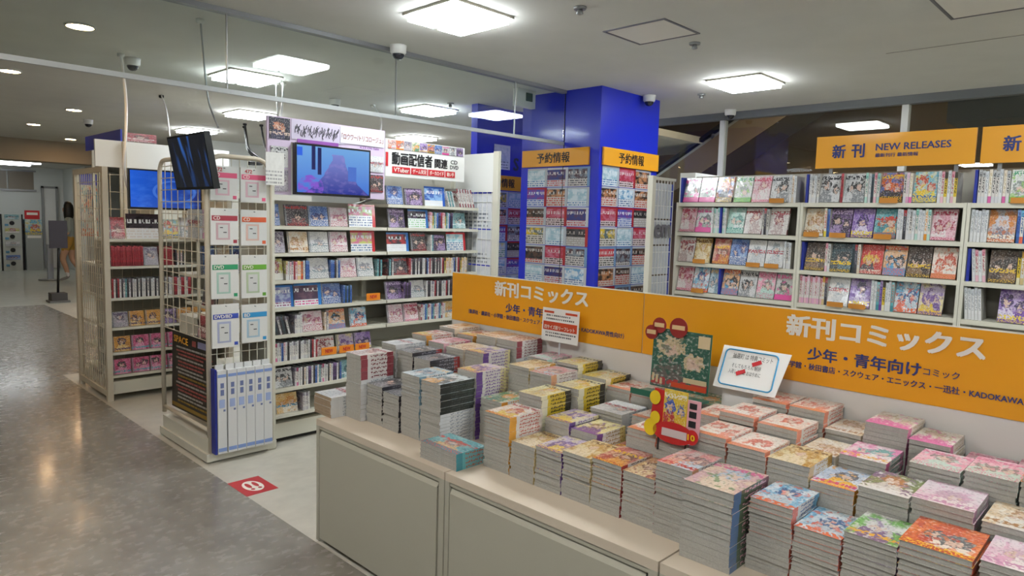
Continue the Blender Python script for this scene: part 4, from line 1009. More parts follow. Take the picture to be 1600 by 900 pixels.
r = brow(5, 'C'); div(r); S(r, 'bw bw white mag', 9); F(r, 'greengrey', tag=(0,)); S(r, 'white cdblue', 6); F(r, 'peachblue'); S(r, 'white tan', 10)
r = brow(4, 'A'); F(r, 'rosewhite bwpink'); S(r, 'white mint', 4); div(r); S(r, 'mint white', 2); F(r, 'mint redwhite'); S(r, 'bw dark', 3); F(r, 'redwhite')
r = brow(4, 'B'); F(r, 'tan', tag=(0,)); S(r, 'cyanyel cdblue', 2); F(r, 'cdpurple', tag=(0,)); F(r, 'purple'); F(r, 'cyanred', tag=(0,)); S(r, 'white white dark white bw white mint', 9); S(r, 'greenorange mint', 2); F(r, 'rosewhite')
r = brow(4, 'C'); S(r, 'white', 5); F(r, 'silver'); S(r, 'cdblue bluewhite', 4); S(r, 'dark tan', 2); F(r, 'brown', tag=(0,)); S(r, 'white', 8)
r = brow(3, 'A'); F(r, 'redwhite'); F(r, 'gold', tag=(0,)); r.gap(.02); F(r, 'red cdblue white', tag=(2,)); F(r, 'white', tag=(0,)); S(r, 'white bw', 3)
r = brow(3, 'B'); div(r); F(r, 'darkbrown'); S(r, 'rosewhite bw', 2); F(r, 'darkblue'); S(r, 'darkblue dark', 2); S(r, 'tan', 1); F(r, 'redblond peachblue darkbrown cream')
r = brow(3, 'C'); div(r); S(r, 'white rosewhite', 4, lean=.08); F(r, 'darkbrown'); S(r, 'yellow gold', 3); S(r, 'mint rosewhite', 4); F(r, 'red'); S(r, 'white', 6)
r = brow(2, 'A'); F(r, 'rosewhite'); F(r, 'bluewhite', tag=(0,)); F(r, 'slateblue', w=.075); div(r); F(r, 'peachblue bw'); F(r, 'pinkmint'); F(r, 'bwpink')
r = brow(2, 'B'); S(r, 'rosewhite palepink', 9); S(r, 'gold dark', 2); F(r, 'white', tag=(0,)); F(r, 'purple', tag=(0,)); S(r, 'white white cyanred purple yellow', 8); F(r, 'bluewhite'); F(r, 'violet', h=.18)
r = brow(2, 'C'); S(r, 'white', 5, lean=.08); r.gap(.06); F(r, 'purple pinkteal'); S(r, 'white', 8)
# new releases boards
def rel_board(y0, y1, label):
    t = root('release_board', (4.62, (y0+y1)/2, 1.87), label, 'sign')
    build('board', bx(4.605, 4.625, y1, y0, 1.895, 2.095), M_ORANGE2, t)
    build('bracket', MB().box(4.625, 4.635, y0-.1, y0-.08, 1.7, 2.0).box(4.625, 4.635, y1+.08, y1+.1, 1.7, 2.0), M_STEEL, t)
    lettering('新', M_NAVY, t, (4.603, y0-.10, 1.955), (0, -1, 0), (0, 0, 1), width=.082, height=.085, bold=.03)
    lettering('刊', M_NAVY, t, (4.603, y0-.215, 1.955), (0, -1, 0), (0, 0, 1), width=.078, height=.085, bold=.03)
    lettering('NEW RELEASES', M_NAVY, t, (4.603, y0-.355, 1.992), (0, -1, 0), (0, 0, 1), width=.40, height=.042, bold=.02)
    lettering('最新刊行 最新情報', M_NAVY, t, (4.603, y0-.355, 1.952), (0, -1, 0), (0, 0, 1), width=.235, height=.024, bold=.015)
rel_board(1.768, .895, 'orange new releases board above the middle bookcase bay')
rel_board(.868, -.005, 'orange new releases board above the right bay, cut by the view edge')
# wire panel beside the bookcase
t = root('wire_panel', (4.45, 2.75, 0), 'white wire panel with pale price sheets between column and bookcase', 'rack panel')
build('post', MB().box(4.14, 4.18, 2.69, 2.73, 0, 1.845), M_CREAM, t)
build('top_bar', MB().box(4.18, 4.46, 2.70, 2.72, 1.82, 1.84), M_CREAM, t)
build('foot', bx(4.10, 4.46, 2.68, 2.74, 0, .05), M_CREAM, t)
q = MB()
for k in range(7): q.tube([(4.205+k*.04, 2.71, .05), (4.205+k*.04, 2.71, 1.83)], .0028, 5)
for k in range(16): q.tube([(4.17, 2.713, .1+k*.11), (4.45, 2.713, .1+k*.11)], .0028, 5)
build('wire_grid', q, M_WHITE, t, kind='stuff')
for z0, z1 in ((1.55, 1.80), (1.365, 1.54), (1.15, 1.355), (.94, 1.14)):
    build('price_sheet', bx(4.20, 4.43, 2.716, 2.719, z0, z1), pmat('pale_sheet', '#c2c4ca', .5), t)
lettering('em', pmat('sheet_grey', '#77757c', .5), t, (4.21, 2.7005, 1.41), (1, 0, 0), (0, 0, 1), width=.21, height=.1, bold=.03)
build('blue_edge', bx(4.44, 4.455, 2.716, 2.722, .9, 1.8), M_DIV, t)
t = root('display_hood', (5.9, 3.4, 0), 'pale grey rounded display top seen beyond the bookcase', 'display')
build('hood', MB().box(5.6, 6.35, 3.2, 3.35, 1.7, 1.98), M_WHITE, t)
build('blue_end', bx(6.35, 6.40, 3.19, 3.36, 1.72, 2.0), M_DIV, t)
build('stand', bx(5.65, 6.35, 3.21, 3.34, 0, 1.7), M_CREAM, t)

# ------------------------------------------------------------------ comics table: steel cabinets
TZ = .583; TX = 1.595
seams = [2.768, 1.862, .956, .05, -.856]
cn = ['far left', 'middle', 'near', 'nearest']
for k in range(4):
    y1, y0 = seams[k], seams[k+1]+.006
    t = root('storage_table', (2.03, (y0+y1)/2, 0), '%s cream steel cabinet carrying the comics' % cn[k], 'cabinet', 'cream steel cabinets of the comics table')
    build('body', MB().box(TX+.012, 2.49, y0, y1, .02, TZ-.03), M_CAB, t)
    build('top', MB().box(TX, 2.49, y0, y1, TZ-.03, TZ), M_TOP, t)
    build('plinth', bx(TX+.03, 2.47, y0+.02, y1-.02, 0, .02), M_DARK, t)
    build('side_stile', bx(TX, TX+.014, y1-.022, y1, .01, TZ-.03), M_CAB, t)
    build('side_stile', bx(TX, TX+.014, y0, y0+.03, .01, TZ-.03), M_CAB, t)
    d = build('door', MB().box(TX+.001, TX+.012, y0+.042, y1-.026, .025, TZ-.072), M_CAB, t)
    q = MB()
    a, b, z = y0+.042, y1-.026, TZ-.072
    q.quad((TX+.001, b, z), (TX+.001, a, z), (TX+.011, a, z+.018), (TX+.011, b, z+.018))
    build('door_lip', q, M_CAB, d)
    build('shadow_gap', bx(TX+.010, TX+.0125, y0+.03, y0+.042, .02, TZ-.05), M_DARK, t)
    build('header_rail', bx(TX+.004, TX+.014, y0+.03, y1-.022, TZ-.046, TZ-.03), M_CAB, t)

# back board with the orange banners
t = root('back_board', (2.5, 1.1, TZ), 'long white board standing along the back of the comics table', 'board')
build('board', bx(2.487, 2.50, -.85, 2.87, TZ, 1.215), pmat('board_white', '#dcd6d0', .5), t)
def banner(y0, y1, label, txt_y, nm):
    t = root('comics_banner', (2.485, (y0+y1)/2, .955), label, 'banner')
    q = MB(); n = 14
    for k in range(n):
        a = y0+(y1-y0)*k/n; b = y0+(y1-y0)*(k+1)/n
        fa = 2.4835-.0015*math.sin(k*1.1); fb = 2.4835-.0015*math.sin((k+1)*1.1)
        q.quad((fa, a, .955), (fb, b, .955), (fb, b, 1.212), (fa, a, 1.212), sm=True)
        q.quad((2.4868, b, .955), (2.4868, a, .955), (2.4868, a, 1.212), (2.4868, b, 1.212))
    build('sheet', q, M_ORANGE, t)
    build('white_edge', bx(2.4845, 2.4868, y1, y0, 1.212, 1.217), M_WPRINT, t)
    X = 2.4812; ux = (0, -1, 0); uz = (0, 0, 1)
    lettering('新刊コミックス', M_WPRINT, t, (X, txt_y, 1.118), ux, uz, width=.61, height=.078, bold=.04)
    lettering('少年・青年向け', M_NAVY, t, (X, txt_y-.082, 1.040), ux, uz, width=.36, height=.047, bold=.028)
    lettering('コミック', M_NAVY, t, (X, txt_y-.448, 1.049), ux, uz, width=.10, height=.024, bold=.01)
    lettering('（集英社・講談社・小学館・秋田書店・スクウェア・エニックス・一迅社・KADOKAWA男性向け）', M_NAVY, t, (X, txt_y+.197, 1.003), ux, uz, width=1.01, height=.025, bold=.022)
banner(2.87, 1.632, 'left orange new comics banner in front of the blue column', 2.535, 'a')
banner(1.628, .06, 'right orange new comics banner below the bookcase', 1.017, 'b')

# ------------------------------------------------------------------ stacked comics
STK = [  # row, X0, Yleft, width, ztop, palette, length, thickness
 (0, 1.715, 2.715, .122, .885, 'redwhite', .176, .019), (0, 1.742, 2.586, .118, .760, 'dark', .176, .013), (0, 1.742, 2.462, .118, .745, 'dark', .176, .013),
 (0, 1.745, 2.335, .125, .852, 'slateblue', .182, .0135), (0, 1.745, 2.203, .127, .845, 'blackgreen', .182, .0135),
 (0, 1.747, 1.822, .132, .795, 'redtext', .176, .0132), (0, 1.747, 1.684, .118, .715, 'gold', .176, .0132), (0, 1.747, 1.562, .118, .727, 'violet', .176, .0132),
 (0, 1.747, 1.440, .119, .742, 'gold', .176, .0132), (0, 1.747, 1.316, .116, .750, 'red', .176, .0132), (0, 1.747, 1.196, .117, .742, 'brown', .176, .0132),
 (0, 1.738, 1.074, .120, .806, 'rosegrey', .176, .0132), (0, 1.672, .945, .150, .803, 'mixed', .21, .018), (0, 1.747, .785, .117, .781, 'bluewhite', .176, .0132),
 (0, 1.747, .664, .117, .742, 'bluewhite', .176, .0132), (0, 1.747, .543, .120, .770, 'greenwhite', .176, .0132), (0, 1.735, .418, .146, .795, 'orange', .19, .0145), (0, 1.747, .262, .12, .800, 'palepink', .176, .0132),
 (1, 1.928, 2.745, .118, .905, 'white', .176, .013), (1, 1.930, 2.618, .120, .886, 'dark', .176, .018), (1, 1.930, 2.492, .120, .870, 'dark', .176, .018), (1, 1.930, 2.366, .12, .80, 'tan', .176, .0135),
 (1, 1.930, 2.19, .122, .870, 'violet', .176, .0135), (1, 1.930, 2.04, .125, .772, 'greenorange', .176, .0135), (1, 1.930, 1.825, .122, .840, 'yellow', .176, .0155), (1, 1.930, 1.682, .118, .770, 'violet', .176, .0135),
 (1, 1.930, 1.555, .12, .756, 'purplecream', .176, .0145), (1, 1.930, 1.43, .11, .700, 'red', .176, .0135), (1, 1.930, 1.314, .117, .815, 'cream', .176, .0135), (1, 1.930, 1.194, .118, .810, 'pinkteal', .176, .0135),
 (1, 1.930, 1.072, .120, .860, 'cream', .176, .0135), (1, 1.930, .947, .121, .850, 'cream', .176, .0135), (1, 1.930, .823, .122, .840, 'gold', .176, .0145), (1, 1.930, .697, .118, .806, 'blueyel', .176, .0135),
 (1, 1.930, .573, .122, .828, 'framed', .176, .0135), (1, 1.930, .446, .136, .836, 'palepink', .176, .0145), (1, 1.930, .295, .125, .822, 'tan', .176, .0135),
 (2, 2.112, 2.745, .118, .93, 'redtext', .172, .0135), (2, 2.112, 2.615, .120, .910, 'rosewhite', .172, .0135), (2, 2.112, 2.480, .125, .902, 'tan', .172, .0135), (2, 2.112, 2.345, .125, .905, 'violet', .172, .0145),
 (2, 2.112, 2.060, .120, .886, 'gold', .172, .0135), (2, 2.112, 1.935, .122, .876, 'rosegrey', .172, .0145), (2, 2.112, 1.795, .125, .846, 'yellow', .172, .0155), (2, 2.112, 1.61, .150, .790, 'white', .172, .0135),
 (2, 2.112, 1.42, .12, .800, 'cream', .172, .0135), (2, 2.112, 1.295, .12, .82, 'cream', .172, .0135), (2, 2.112, 1.170, .095, .866, 'cream', .172, .0135), (2, 2.112, 1.07, .122, .890, 'cream', .172, .0135), (2, 2.112, .942, .13, .880, 'cream', .172, .0135),
 (2, 2.112, .80, .108, .83, 'tan', .172, .0135), (2, 2.112, .685, .128, .846, 'pinkteal', .172, .0145), (2, 2.112, .50, .122, .870, 'pinkmint', .172, .0135), (2, 2.112, .372, .118, .880, 'pinkmint', .172, .0135), (2, 2.112, .248, .12, .90, 'cream', .172, .0135),
 (3, 2.292, 2.745, .122, .95, 'tan', .176, .0145), (3, 2.292, 2.61, .12, .93, 'redtext', .176, .0135), (3, 2.292, 2.465, .135, .945, 'tan', .176, .0135), (3, 2.292, 2.32, .135, .945, 'redwhite', .176, .0135), (3, 2.292, 2.12, .12, .89, 'pinkmint', .176, .0135),
 (3, 2.292, 1.940, .120, .895, 'yellow', .176, .0145), (3, 2.292, 1.800, .128, .860, 'yellow', .176, .0155), (3, 2.292, 1.668, .118, .836, 'cream', .176, .0135), (3, 2.292, 1.545, .12, .836, 'cream', .176, .0135), (3, 2.292, 1.42, .115, .85, 'greenorange', .176, .0135), (3, 2.292, 1.300, .115, .85, 'greenorange', .176, .0135),
 (3, 2.292, 1.040, .120, .910, 'cream', .176, .0135), (3, 2.292, .915, .118, .910, 'cream', .176, .0135), (3, 2.292, .792, .112, .860, 'tan', .176, .0135), (3, 2.292, .675, .122, .910, 'mag', .176, .0145), (3, 2.292, .548, .11, .885, 'mag', .176, .0145), (3, 2.292, .42, .12, .84, 'pinkmint', .176, .0135), (3, 2.292, .29, .12, .85, 'pinkmint', .176, .0135),
]
ROWN = ['front', 'second', 'third', 'back']; NIND = [8, 3, 3, 2]
cnt = {0: 0, 1: 0, 2: 0, 3: 0}; rest = MB(); rest_m = [M_PAGE]; rest_i = {}
LIE = Matrix(((0, 0, 1), (-1, 0, 0), (0, -1, 0)))     # local x -> -Y, local y -> -Z, local z -> +X
def lie_rot(a):
    return (Matrix.Rotation(a, 3, 'Z') @ LIE).to_euler()
ndone = 0
for (row, X0, Yl, wd, zt, pal, ln, th) in STK:
    cnt[row] += 1; n = max(2, round((zt-TZ)/th)); tt = (zt-TZ)/n
    k0 = NIND[row]
    for k in range(n):          # k = 0 at the top
        ztop = zt-k*tt; jx = R.uniform(-.0025, .0025); jy = R.uniform(-.002, .002); ja = R.uniform(-.012, .012)
        p2 = pal
        if pal == 'blackgreen' and k >= 9: p2 = 'white'
        if pal == 'redwhite' and k >= 6: p2 = 'white'
        if k < k0:
            me = item_mesh('comic', p2, wd, ln, round(tt-.0004, 4))
            o = place('comic_book', me, None, (X0+jx, Yl-wd/2+jy, ztop-tt/2), lie_rot(ja))
            setp(o, '%s comic, %s, %s stack from left, %s row' % (PAL[pal][0], 'on top' if k == 0 else ordw(k+1)+' from top', ordw(cnt[row]), ROWN[row]), 'comic', 'comics stacked on the table')
            ndone += 1
        else:
            if p2 not in rest_i: rest_i[p2] = len(rest_m); rest_m.append(spine(p2))
            M = Matrix.Translation((X0+jx, Yl-wd/2+jy, ztop-tt/2)) @ (Matrix.Rotation(ja, 4, 'Z') @ LIE.to_4x4())
            rest.box(-wd/2, wd/2, -tt/2+.0005, tt/2-.0005, 0, ln, m=0, spine=rest_i[p2], M=M)
build('comic_stack_remainder', rest, rest_m, kind='stuff', label='lower grey-edged comics inside the stacks on the table', cat='comics')
# left end pile of aged large comics
for k in range(6):
    me = item_mesh('comic', 'white', .15, .21, .0155, aged=True)
    o = place('comic_book', me, None, (1.642+R.uniform(-.003, .003), 2.722+.075, TZ+.0158*(5-k)+.008), lie_rot(R.uniform(-.01, .01)))
    setp(o, 'large brown-edged comic, %s in the pile at the table end' % ('top' if k == 0 else ordw(k+1)+' from top'), 'comic', 'large comics at the table end')
# sideways teal pile at the front
for k in range(4):
    me = item_mesh('comic', 'cyanred', .213, .15, .016)
    o = place('comic_book', me, None, (1.628, 1.947, TZ+.0163*(3-k)+.0083), lie_rot(R.uniform(-.01, .01)))
    setp(o, 'large turquoise comic, %s in the low pile overlapping the table edge' % ('top' if k == 0 else ordw(k+1)+' from top'), 'comic', 'large turquoise comics')

# ------------------------------------------------------------------ signs standing on the table
t = root('leaflet_stand', (2.43, 2.05, .90), 'white and vermilion leaflet notice clipped above the stacks', 'sign')
P = Matrix.Translation((2.44, 2.055, .945)) @ Matrix.Rotation(-math.pi/2, 4, 'Z') @ Matrix.Rotation(-.04, 4, 'X')
build('card', MB().box(-.11, .11, -.002, .002, 0, .155, M=P), M_CARD, t)
build('stem', MB().box(-.004, .004, .002, .006, -.06, .05, M=P), pmat('clear_stem', '#c8ccd0', .2), t)
build('red_bar', MB().box(-.1, -.04, -.003, -.002, .132, .142, M=P).box(.03, .1, -.003, -.002, .132, .142, M=P), M_REDO, t)
build('red_block', MB().box(-.102, .102, -.003, -.002, .052, .092, M=P), M_REDO, t)
lettering('四サイズ絞リーフレット', M_WPRINT, t, tuple(P @ Vector((-.092, -.0045, .057))), (0, -1, 0), (0, 0, 1), width=.184, height=.02, bold=.02)
q = MB(); rr = random.Random(2)
for z, n in ((.118, 13), (.102, 15), (.036, 16), (.022, 14)):
    for k in range(n):
        x = -.085+k*.0115; q.box(x, x+rr.uniform(.004, .009), -.003, -.002, z, z+.007, M=P)
build('small_print', q, pmat('small_print', '#5a5a60', .5), t, kind='stuff')

t = root('pop_board', (2.26, 1.31, .86), 'green cardboard display with cream and red figures and red badges', 'pop display')
P = Matrix.Translation((2.275, 1.325, .885)) @ Matrix.Rotation(-math.pi/2, 4, 'Z') @ Matrix.Rotation(-.06, 4, 'X')
M_GRN = pmat('pop_green', '#1f5f4c', .4, coat=.3)
build('board', MB().box(-.122, .122, -.002, .002, 0, .225, M=P), M_GRN, t)
M_CRM = pmat('pop_cream', '#cdb993', .5); M_GRY = pmat('pop_grey', '#5c5550', .5)
def disc(cx_, cz_, rx, rz, y, n=20):
    q = MB(); c0 = len(q.v)
    q.v += [tuple(P @ Vector((cx_+rx*math.cos(2*math.pi*k/n), y, cz_+rz*math.sin(2*math.pi*k/n)))) for k in range(n)]
    q.v += [tuple(P @ Vector((cx_+rx*math.cos(2*math.pi*k/n), y+.002, cz_+rz*math.sin(2*math.pi*k/n)))) for k in range(n)]
    q.f.append(tuple(range(n))); q.m.append(0); q.uv.append(((0, 0),)*n); q.sm.append(False)
    for k in range(n):
        q.f.append((k, k+n, (k+1) % n+n, (k+1) % n)); q.m.append(0); q.uv.append(((0, 0),)*4); q.sm.append(False)
    return q
build('picture', MB().box(-.118, .118, -.0035, -.002, .004, .222, M=P), gmat('pop_picture', G_COVER, dict(A='1f5f4c', B='2a5f50', Hair='cdb993', Cloth='6a625c', Title='b8383a', Band='24604e'), dict(TitleV=.03, BandH=0, Seed=.37)), t)
build('text_block', MB().box(.07, .118, -.004, -.002, .17, .215, M=P), M_CRM, t)
build('stripes', MB().box(-.115, -.105, -.004, -.002, .02, .05, M=P).box(-.098, -.088, -.004, -.002, .016, .045, M=P).box(-.08, -.07, -.004, -.002, .012, .035, M=P), M_CRM, t)
build('stripes', MB().box(-.03, .115, -.004, -.002, .01, .028, M=P), M_REDO, t)
build('stripes', MB().box(.02, .115, -.004, -.002, .034, .052, M=P), M_CRM, t)
for a, b, rr_ in ((-.095, .235, .03), (-.128, .205, .028), (-.012, .235, .038)):
    o = build('badge', disc(a, b, rr_, rr_, -.012), pmat('badge_red', '#8e2420', .4, coat=.3), t)
    build('badge_centre', MB().box(a-rr_*.7, a+rr_*.7, -.014, -.012, b-.007, b+.009, M=P), pmat('badge_cream', '#d9b98a', .5), o)
build('shelf_tray', MB().box(-.13, .13, -.12, .0, -.022, -.014, M=P).box(-.13, .13, -.122, -.12, -.022, .0, M=P), M_GRN, t)

t = root('tent_card', (2.3, 1.06, .93), 'white tilted card with blue rounded border and handwritten notes', 'sign')
bl, br, tr_, tl = Vector((2.295, 1.195, .925)), Vector((2.295, .965, .925)), Vector((2.40, .958, 1.062)), Vector((2.40, 1.212, 1.062))
nrm = (br-bl).cross(tl-bl).normalized()
q = MB(); A_ = [bl, br, tr_, tl]; B_ = [p-nrm*.003 for p in A_]
q.quad(*[tuple(p) for p in A_]); q.quad(*[tuple(p) for p in reversed(B_)])
for i in range(4): j = (i+1) % 4; q.quad(tuple(A_[j]), tuple(A_[i]), tuple(B_[i]), tuple(B_[j]))
build('card', q, M_CARD, t)
build('stand', bx(2.33, 2.39, 1.055, 1.175, TZ, .955), M_CARD, t)
def oncard(a, b, h=.0015): return bl+(br-bl)*a+(tl-bl)*b+nrm*h
pts = []
for (ca, cb, s0) in ((.86, .82, 0), (.14, .82, 1), (.14, .18, 2), (.86, .18, 3)):
    for k in range(5):
        an = math.pi/2*(s0+k/4); pts.append(oncard(ca+.07*math.cos(an), cb+.1*math.sin(an)))
pts.append(pts[0])
build('blue_border', MB().tube(pts, .0028, 6), pmat('border_blue', '#3f94bf', .5), t)
rgt = (br-bl).normalized(); upc = (tl-bl).normalized()
lettering('抽選町 は 特典コミット', M_INK, t, tuple(oncard(.2, .72)), rgt, upc, width=.15, height=.022, bold=0, name='handwriting')
lettering('そしてもちろん 好評', M_INK, t, tuple(oncard(.22, .50)), rgt, upc, width=.11, height=.018, bold=0, name='handwriting')
lettering('入荷しました おはやめに', M_INK, t, tuple(oncard(.19, .36)), rgt, upc, width=.12, height=.018, bold=0, name='handwriting')
for a, b in ((.56, .58), (.34, .32)):
    c0 = oncard(a, b, .003); d_ = (rgt+upc*.55).normalized(); n_ = nrm.cross(d_)
    q = MB(); A_ = [c0, c0+d_*.034, c0+d_*.034+n_*.016, c0+n_*.016]; q.quad(*[tuple(p) for p in A_]); q.quad(*[tuple(p-nrm*.001) for p in reversed(A_)])
    build('red_stamp', q, M_RED, t)

t = root('character_pop', (1.921, 1.125, .80), 'yellow and red cut-out price card standing among the front stacks', 'pop display')
P = Matrix.Translation((1.921, 1.125, .822)) @ Matrix.Rotation(-math.pi/2, 4, 'Z') @ Matrix.Rotation(-.05, 4, 'X')
M_YEL = pmat('pop_yellow', '#e2c020', .4, coat=.3); M_PRED = pmat('pop_red', '#b81e20', .4, coat=.3)
build('left_leaf', MB().box(-.095, -.04, -.003, 0, .02, .142, M=P @ Matrix.Rotation(.1, 4, 'Y')), M_PRED, t)
build('centre_leaf', MB().box(-.042, .042, -.006, -.003, .035, .155, M=P), M_YEL, t)
build('right_leaf', MB().box(.038, .088, -.003, 0, .02, .135, M=P), pmat('pop_pink', '#d8a0a8', .4), t)
build('base_plate', disc(.0, .018, .075, .035, -.008), M_PRED, t)
for a, b, rr_ in ((-.085, .02, .024), (-.07, .055, .018), (-.075, .12, .02)):
    build('yellow_bubble', disc(a, b, rr_, rr_*1.15, -.008), M_YEL, t)
o = build('red_bubble', disc(.068, .02, .022, .024, -.01), M_PRED, t)
lettering('10', M_YEL, o, tuple(P @ Vector((.055, -.0125, .01))), (0, -1, 0), (0, 0, 1), width=.026, height=.02, bold=.03)
build('picture', MB().box(-.04, .04, -.0072, -.006, .037, .153, M=P), gmat('pop_picture_yellow', G_COVER, dict(A='e2c020', B='e6d25a', Hair='3a5ab0', Cloth='b8302a', Title='f0e8d0', Band='e0b818'), dict(TitleV=.8, BandH=0, Seed=.61)), t)
build('price_strip', MB().box(-.04, .05, -.0105, -.009, .005, .03, M=P), pmat('pop_silver', '#c8b8b8', .5), t)
build('side_print', MB().box(.05, .075, -.005, -.003, .05, .07, M=P).box(.05, .075, -.005, -.003, .08, .1, M=P).box(.05, .075, -.005, -.003, .108, .126, M=P), M_INK, t)
build('stem', MB().box(-.06, -.055, 0, .004, -.05, .05, M=P).box(.04, .045, 0, .004, -.06, .05, M=P), M_INK, t)

# ------------------------------------------------------------------ red floor sticker
t = root('floor_sticker', (1.68, 3.59, 0), 'red square floor sticker with white footprints in an oval', 'floor sticker')
build('sheet', bx(1.588, 1.768, 3.47, 3.715, .0003, .001), pmat('sticker_red', '#b82a30', .45), t)
def oval(cx_, cy_, rx, ry, z, n=28):
    q = MB(); q.v = [(cx_+rx*math.cos(2*math.pi*k/n), cy_+ry*math.sin(2*math.pi*k/n), z) for k in range(n)]
    q.f = [tuple(range(n))]; q.m = [0]; q.uv = [((0, 0),)*n]; q.sm = [False]; return q
build('oval', oval(1.678, 3.59, .052, .082, .0014), M_WPRINT, t)
for s_ in (-1, 1):
    build('footprint', oval(1.678+s_*.02, 3.605, .013, .04, .0018, 16), pmat('sticker_red', '#b82a30', .45), t)
    build('footprint', oval(1.678+s_*.02, 3.545, .011, .014, .0018, 12), pmat('sticker_red', '#b82a30', .45), t)

# ------------------------------------------------------------------ hanging cables
def cable(pts, r, label, plug=False, mat=M_CABLE):
    P_ = [Vector(p) for p in pts]; out = []
    for i in range(len(P_)-1):
        p0 = P_[max(i-1, 0)]; p1 = P_[i]; p2 = P_[i+1]; p3 = P_[min(i+2, len(P_)-1)]
        for k in range(6):
            s_ = k/6; out.append(.5*((2*p1)+(p2-p0)*s_+(2*p0-5*p1+4*p2-p3)*s_*s_+(3*p1-p0-3*p2+p3)*s_**3))
    out.append(P_[-1])
    t = root('hanging_cable', tuple(P_[-1]), label, 'cable', 'cables hanging from the ceiling')
    build('cord', MB().tube(out, r, 6), mat, t)
    c0 = P_[0]
    build('socket', MB().lathe((c0[0], c0[1], c0[2]-.03), [(.02, 0), (.028, .01), (.028, .03)], 10), M_BLACK if plug else M_WHITE, t)
cable([(1.93, 6.5, 2.8), (1.90, 6.3, 2.4), (1.80, 6.0, 2.05), (1.76, 5.92, 1.8), (1.80, 5.9, 1.62), (1.86, 5.9, 1.56)], .011, 'thick white cable falling to the bright blue television')
cable([(1.95, 4.90, 2.8), (1.95, 4.85, 2.5), (1.98, 4.85, 2.25), (2.02, 4.8, 2.08)], .006, 'grey cable dropping through the glass beside its joint', mat=M_STEEL)
cable([(2.9, 8.4, 2.8), (2.6, 7.4, 2.5), (2.45, 6.9, 2.2)], .008, 'white cable with black socket behind the white header', True)
cable([(3.38, 6.5, 2.8), (2.8, 5.4, 2.42), (2.16, 4.2, 2.1)], .009, 'left white suspension cable of the lilac header')
cable([(3.33, 6.55, 2.8), (2.85, 5.6, 2.5), (2.3, 4.5, 2.16)], .006, 'second thin white cable crossing above the lilac header')
cable([(4.7, 6.9, 2.8), (3.9, 5.6, 2.45), (2.92, 4.19, 2.1)], .008, 'right white suspension cable of the lilac header')
for k, (x, y) in enumerate(((4.55, 9.9), (4.68, 10.2), (4.75, 9.8))):
    cable([(x, y, 2.8), (x-.02, y-.1, 2.6), (x-.3, y-.8, 2.35), (x-.2, y-1.0, 2.2), (x-.5, y-1.2, 2.16)], .014, 'black looped power cord behind the end display, %s from left' % ordw(k+1), True, M_BLACK)

# ------------------------------------------------------------------ far end of the aisle
t = root('sign_stand', (2.81, 12.97, 0), 'dark sign board on a thin pole with square base', 'sign stand')
build('board', MB().box(2.74, 2.99, 12.94, 12.965, .87, 1.31), pmat('board_dark', '#38323a', .5), t)
build('pole', MB().tube([(2.84, 12.98, .12), (2.88, 12.98, 1.1)], .018, 8), M_BLACK, t)
build('weight', bx(2.73, 2.95, 12.87, 13.09, .03, .15), pmat('weight_grey', '#4a4644', .6), t)
build('base_plate', bx(2.70, 2.98, 12.84, 13.12, 0, .03), pmat('plate_grey', '#6a6866', .4), t)
M_MACH = pmat('machine_cream', '#b8bcb4', .4)
def capsule_tower(x0, label):
    t = root('capsule_machine', (x0+.19, 20.2, 0), label, 'capsule machine', 'capsule toy machines at the far wall')
    build('body', bx(x0, x0+.38, 20.0, 20.5, 0, 1.34), M_MACH, t)
    build('edge', bx(x0+.38, x0+.41, 20.0, 20.5, 0, 1.34), M_BLACK, t)
    for k in range(4):
        z = .08+k*.32
        build('window', bx(x0+.05, x0+.33, 19.985, 20.0, z+.18, z+.29), cover(('cdblue', 'cdwhite', 'cdgreen', 'cdteal')[k]), t)
        build('dial', MB().lathe((x0+.19, 19.985, z+.09), [(.05, 0), (.05, .015)], 14, axis='y'), M_BLACK, t)
        build('chute', bx(x0+.05, x0+.12, 19.985, 20.0, z+.02, z+.07), pmat('chute_blue', '#5a90b0', .4), t)
for k in range(3): capsule_tower(2.46+k*.42, 'cream capsule toy machine tower, %s from left at the far wall' % ordw(k+1))
t = root('card_machine', (3.91, 20.2, 0), 'grey vending kiosk with colourful poster and red sign on top', 'kiosk')
build('body', bx(3.74, 4.08, 19.9, 20.5, 0, .86), pmat('kiosk_grey', '#9ba09c', .4), t)
build('poster', bx(3.74, 4.08, 19.93, 20.5, .86, 1.22), cover('cyanyel'), t)
build('label_strip', bx(3.77, 4.05, 19.895, 19.9, .78, .84), M_WPRINT, t)
build('top_sign', bx(3.74, 4.04, 19.94, 19.97, 1.23, 1.44), M_RED, t)
build('sign_print', bx(3.78, 4.0, 19.935, 19.94, 1.33, 1.39), M_WPRINT, t)
t = root('blue_post_sign', (5.25, 19.0, 0), 'narrow panel of blue and white pictures beyond the shopper', 'panel')
build('panel', bx(4.42, 4.75, 17.9, 17.95, .9, 2.05), cover('bluewhite'), t)
build('blue_top', bx(4.42, 4.75, 17.89, 17.96, 2.05, 2.3), M_BLUE, t)
build('stand', bx(4.55, 4.62, 17.95, 18.0, 0, 2.2), M_STEEL, t)
t = root('barrier_post', (3.62, 17.0, 0), 'grey post on a round base behind the sign board', 'post')
build('pole', bx(3.56, 3.66, 17.0, 17.1, .03, .75), M_STEEL, t)
build('base', MB().lathe((3.61, 17.05, 0), [(.22, 0), (.22, .03)], 20), M_STEEL, t)

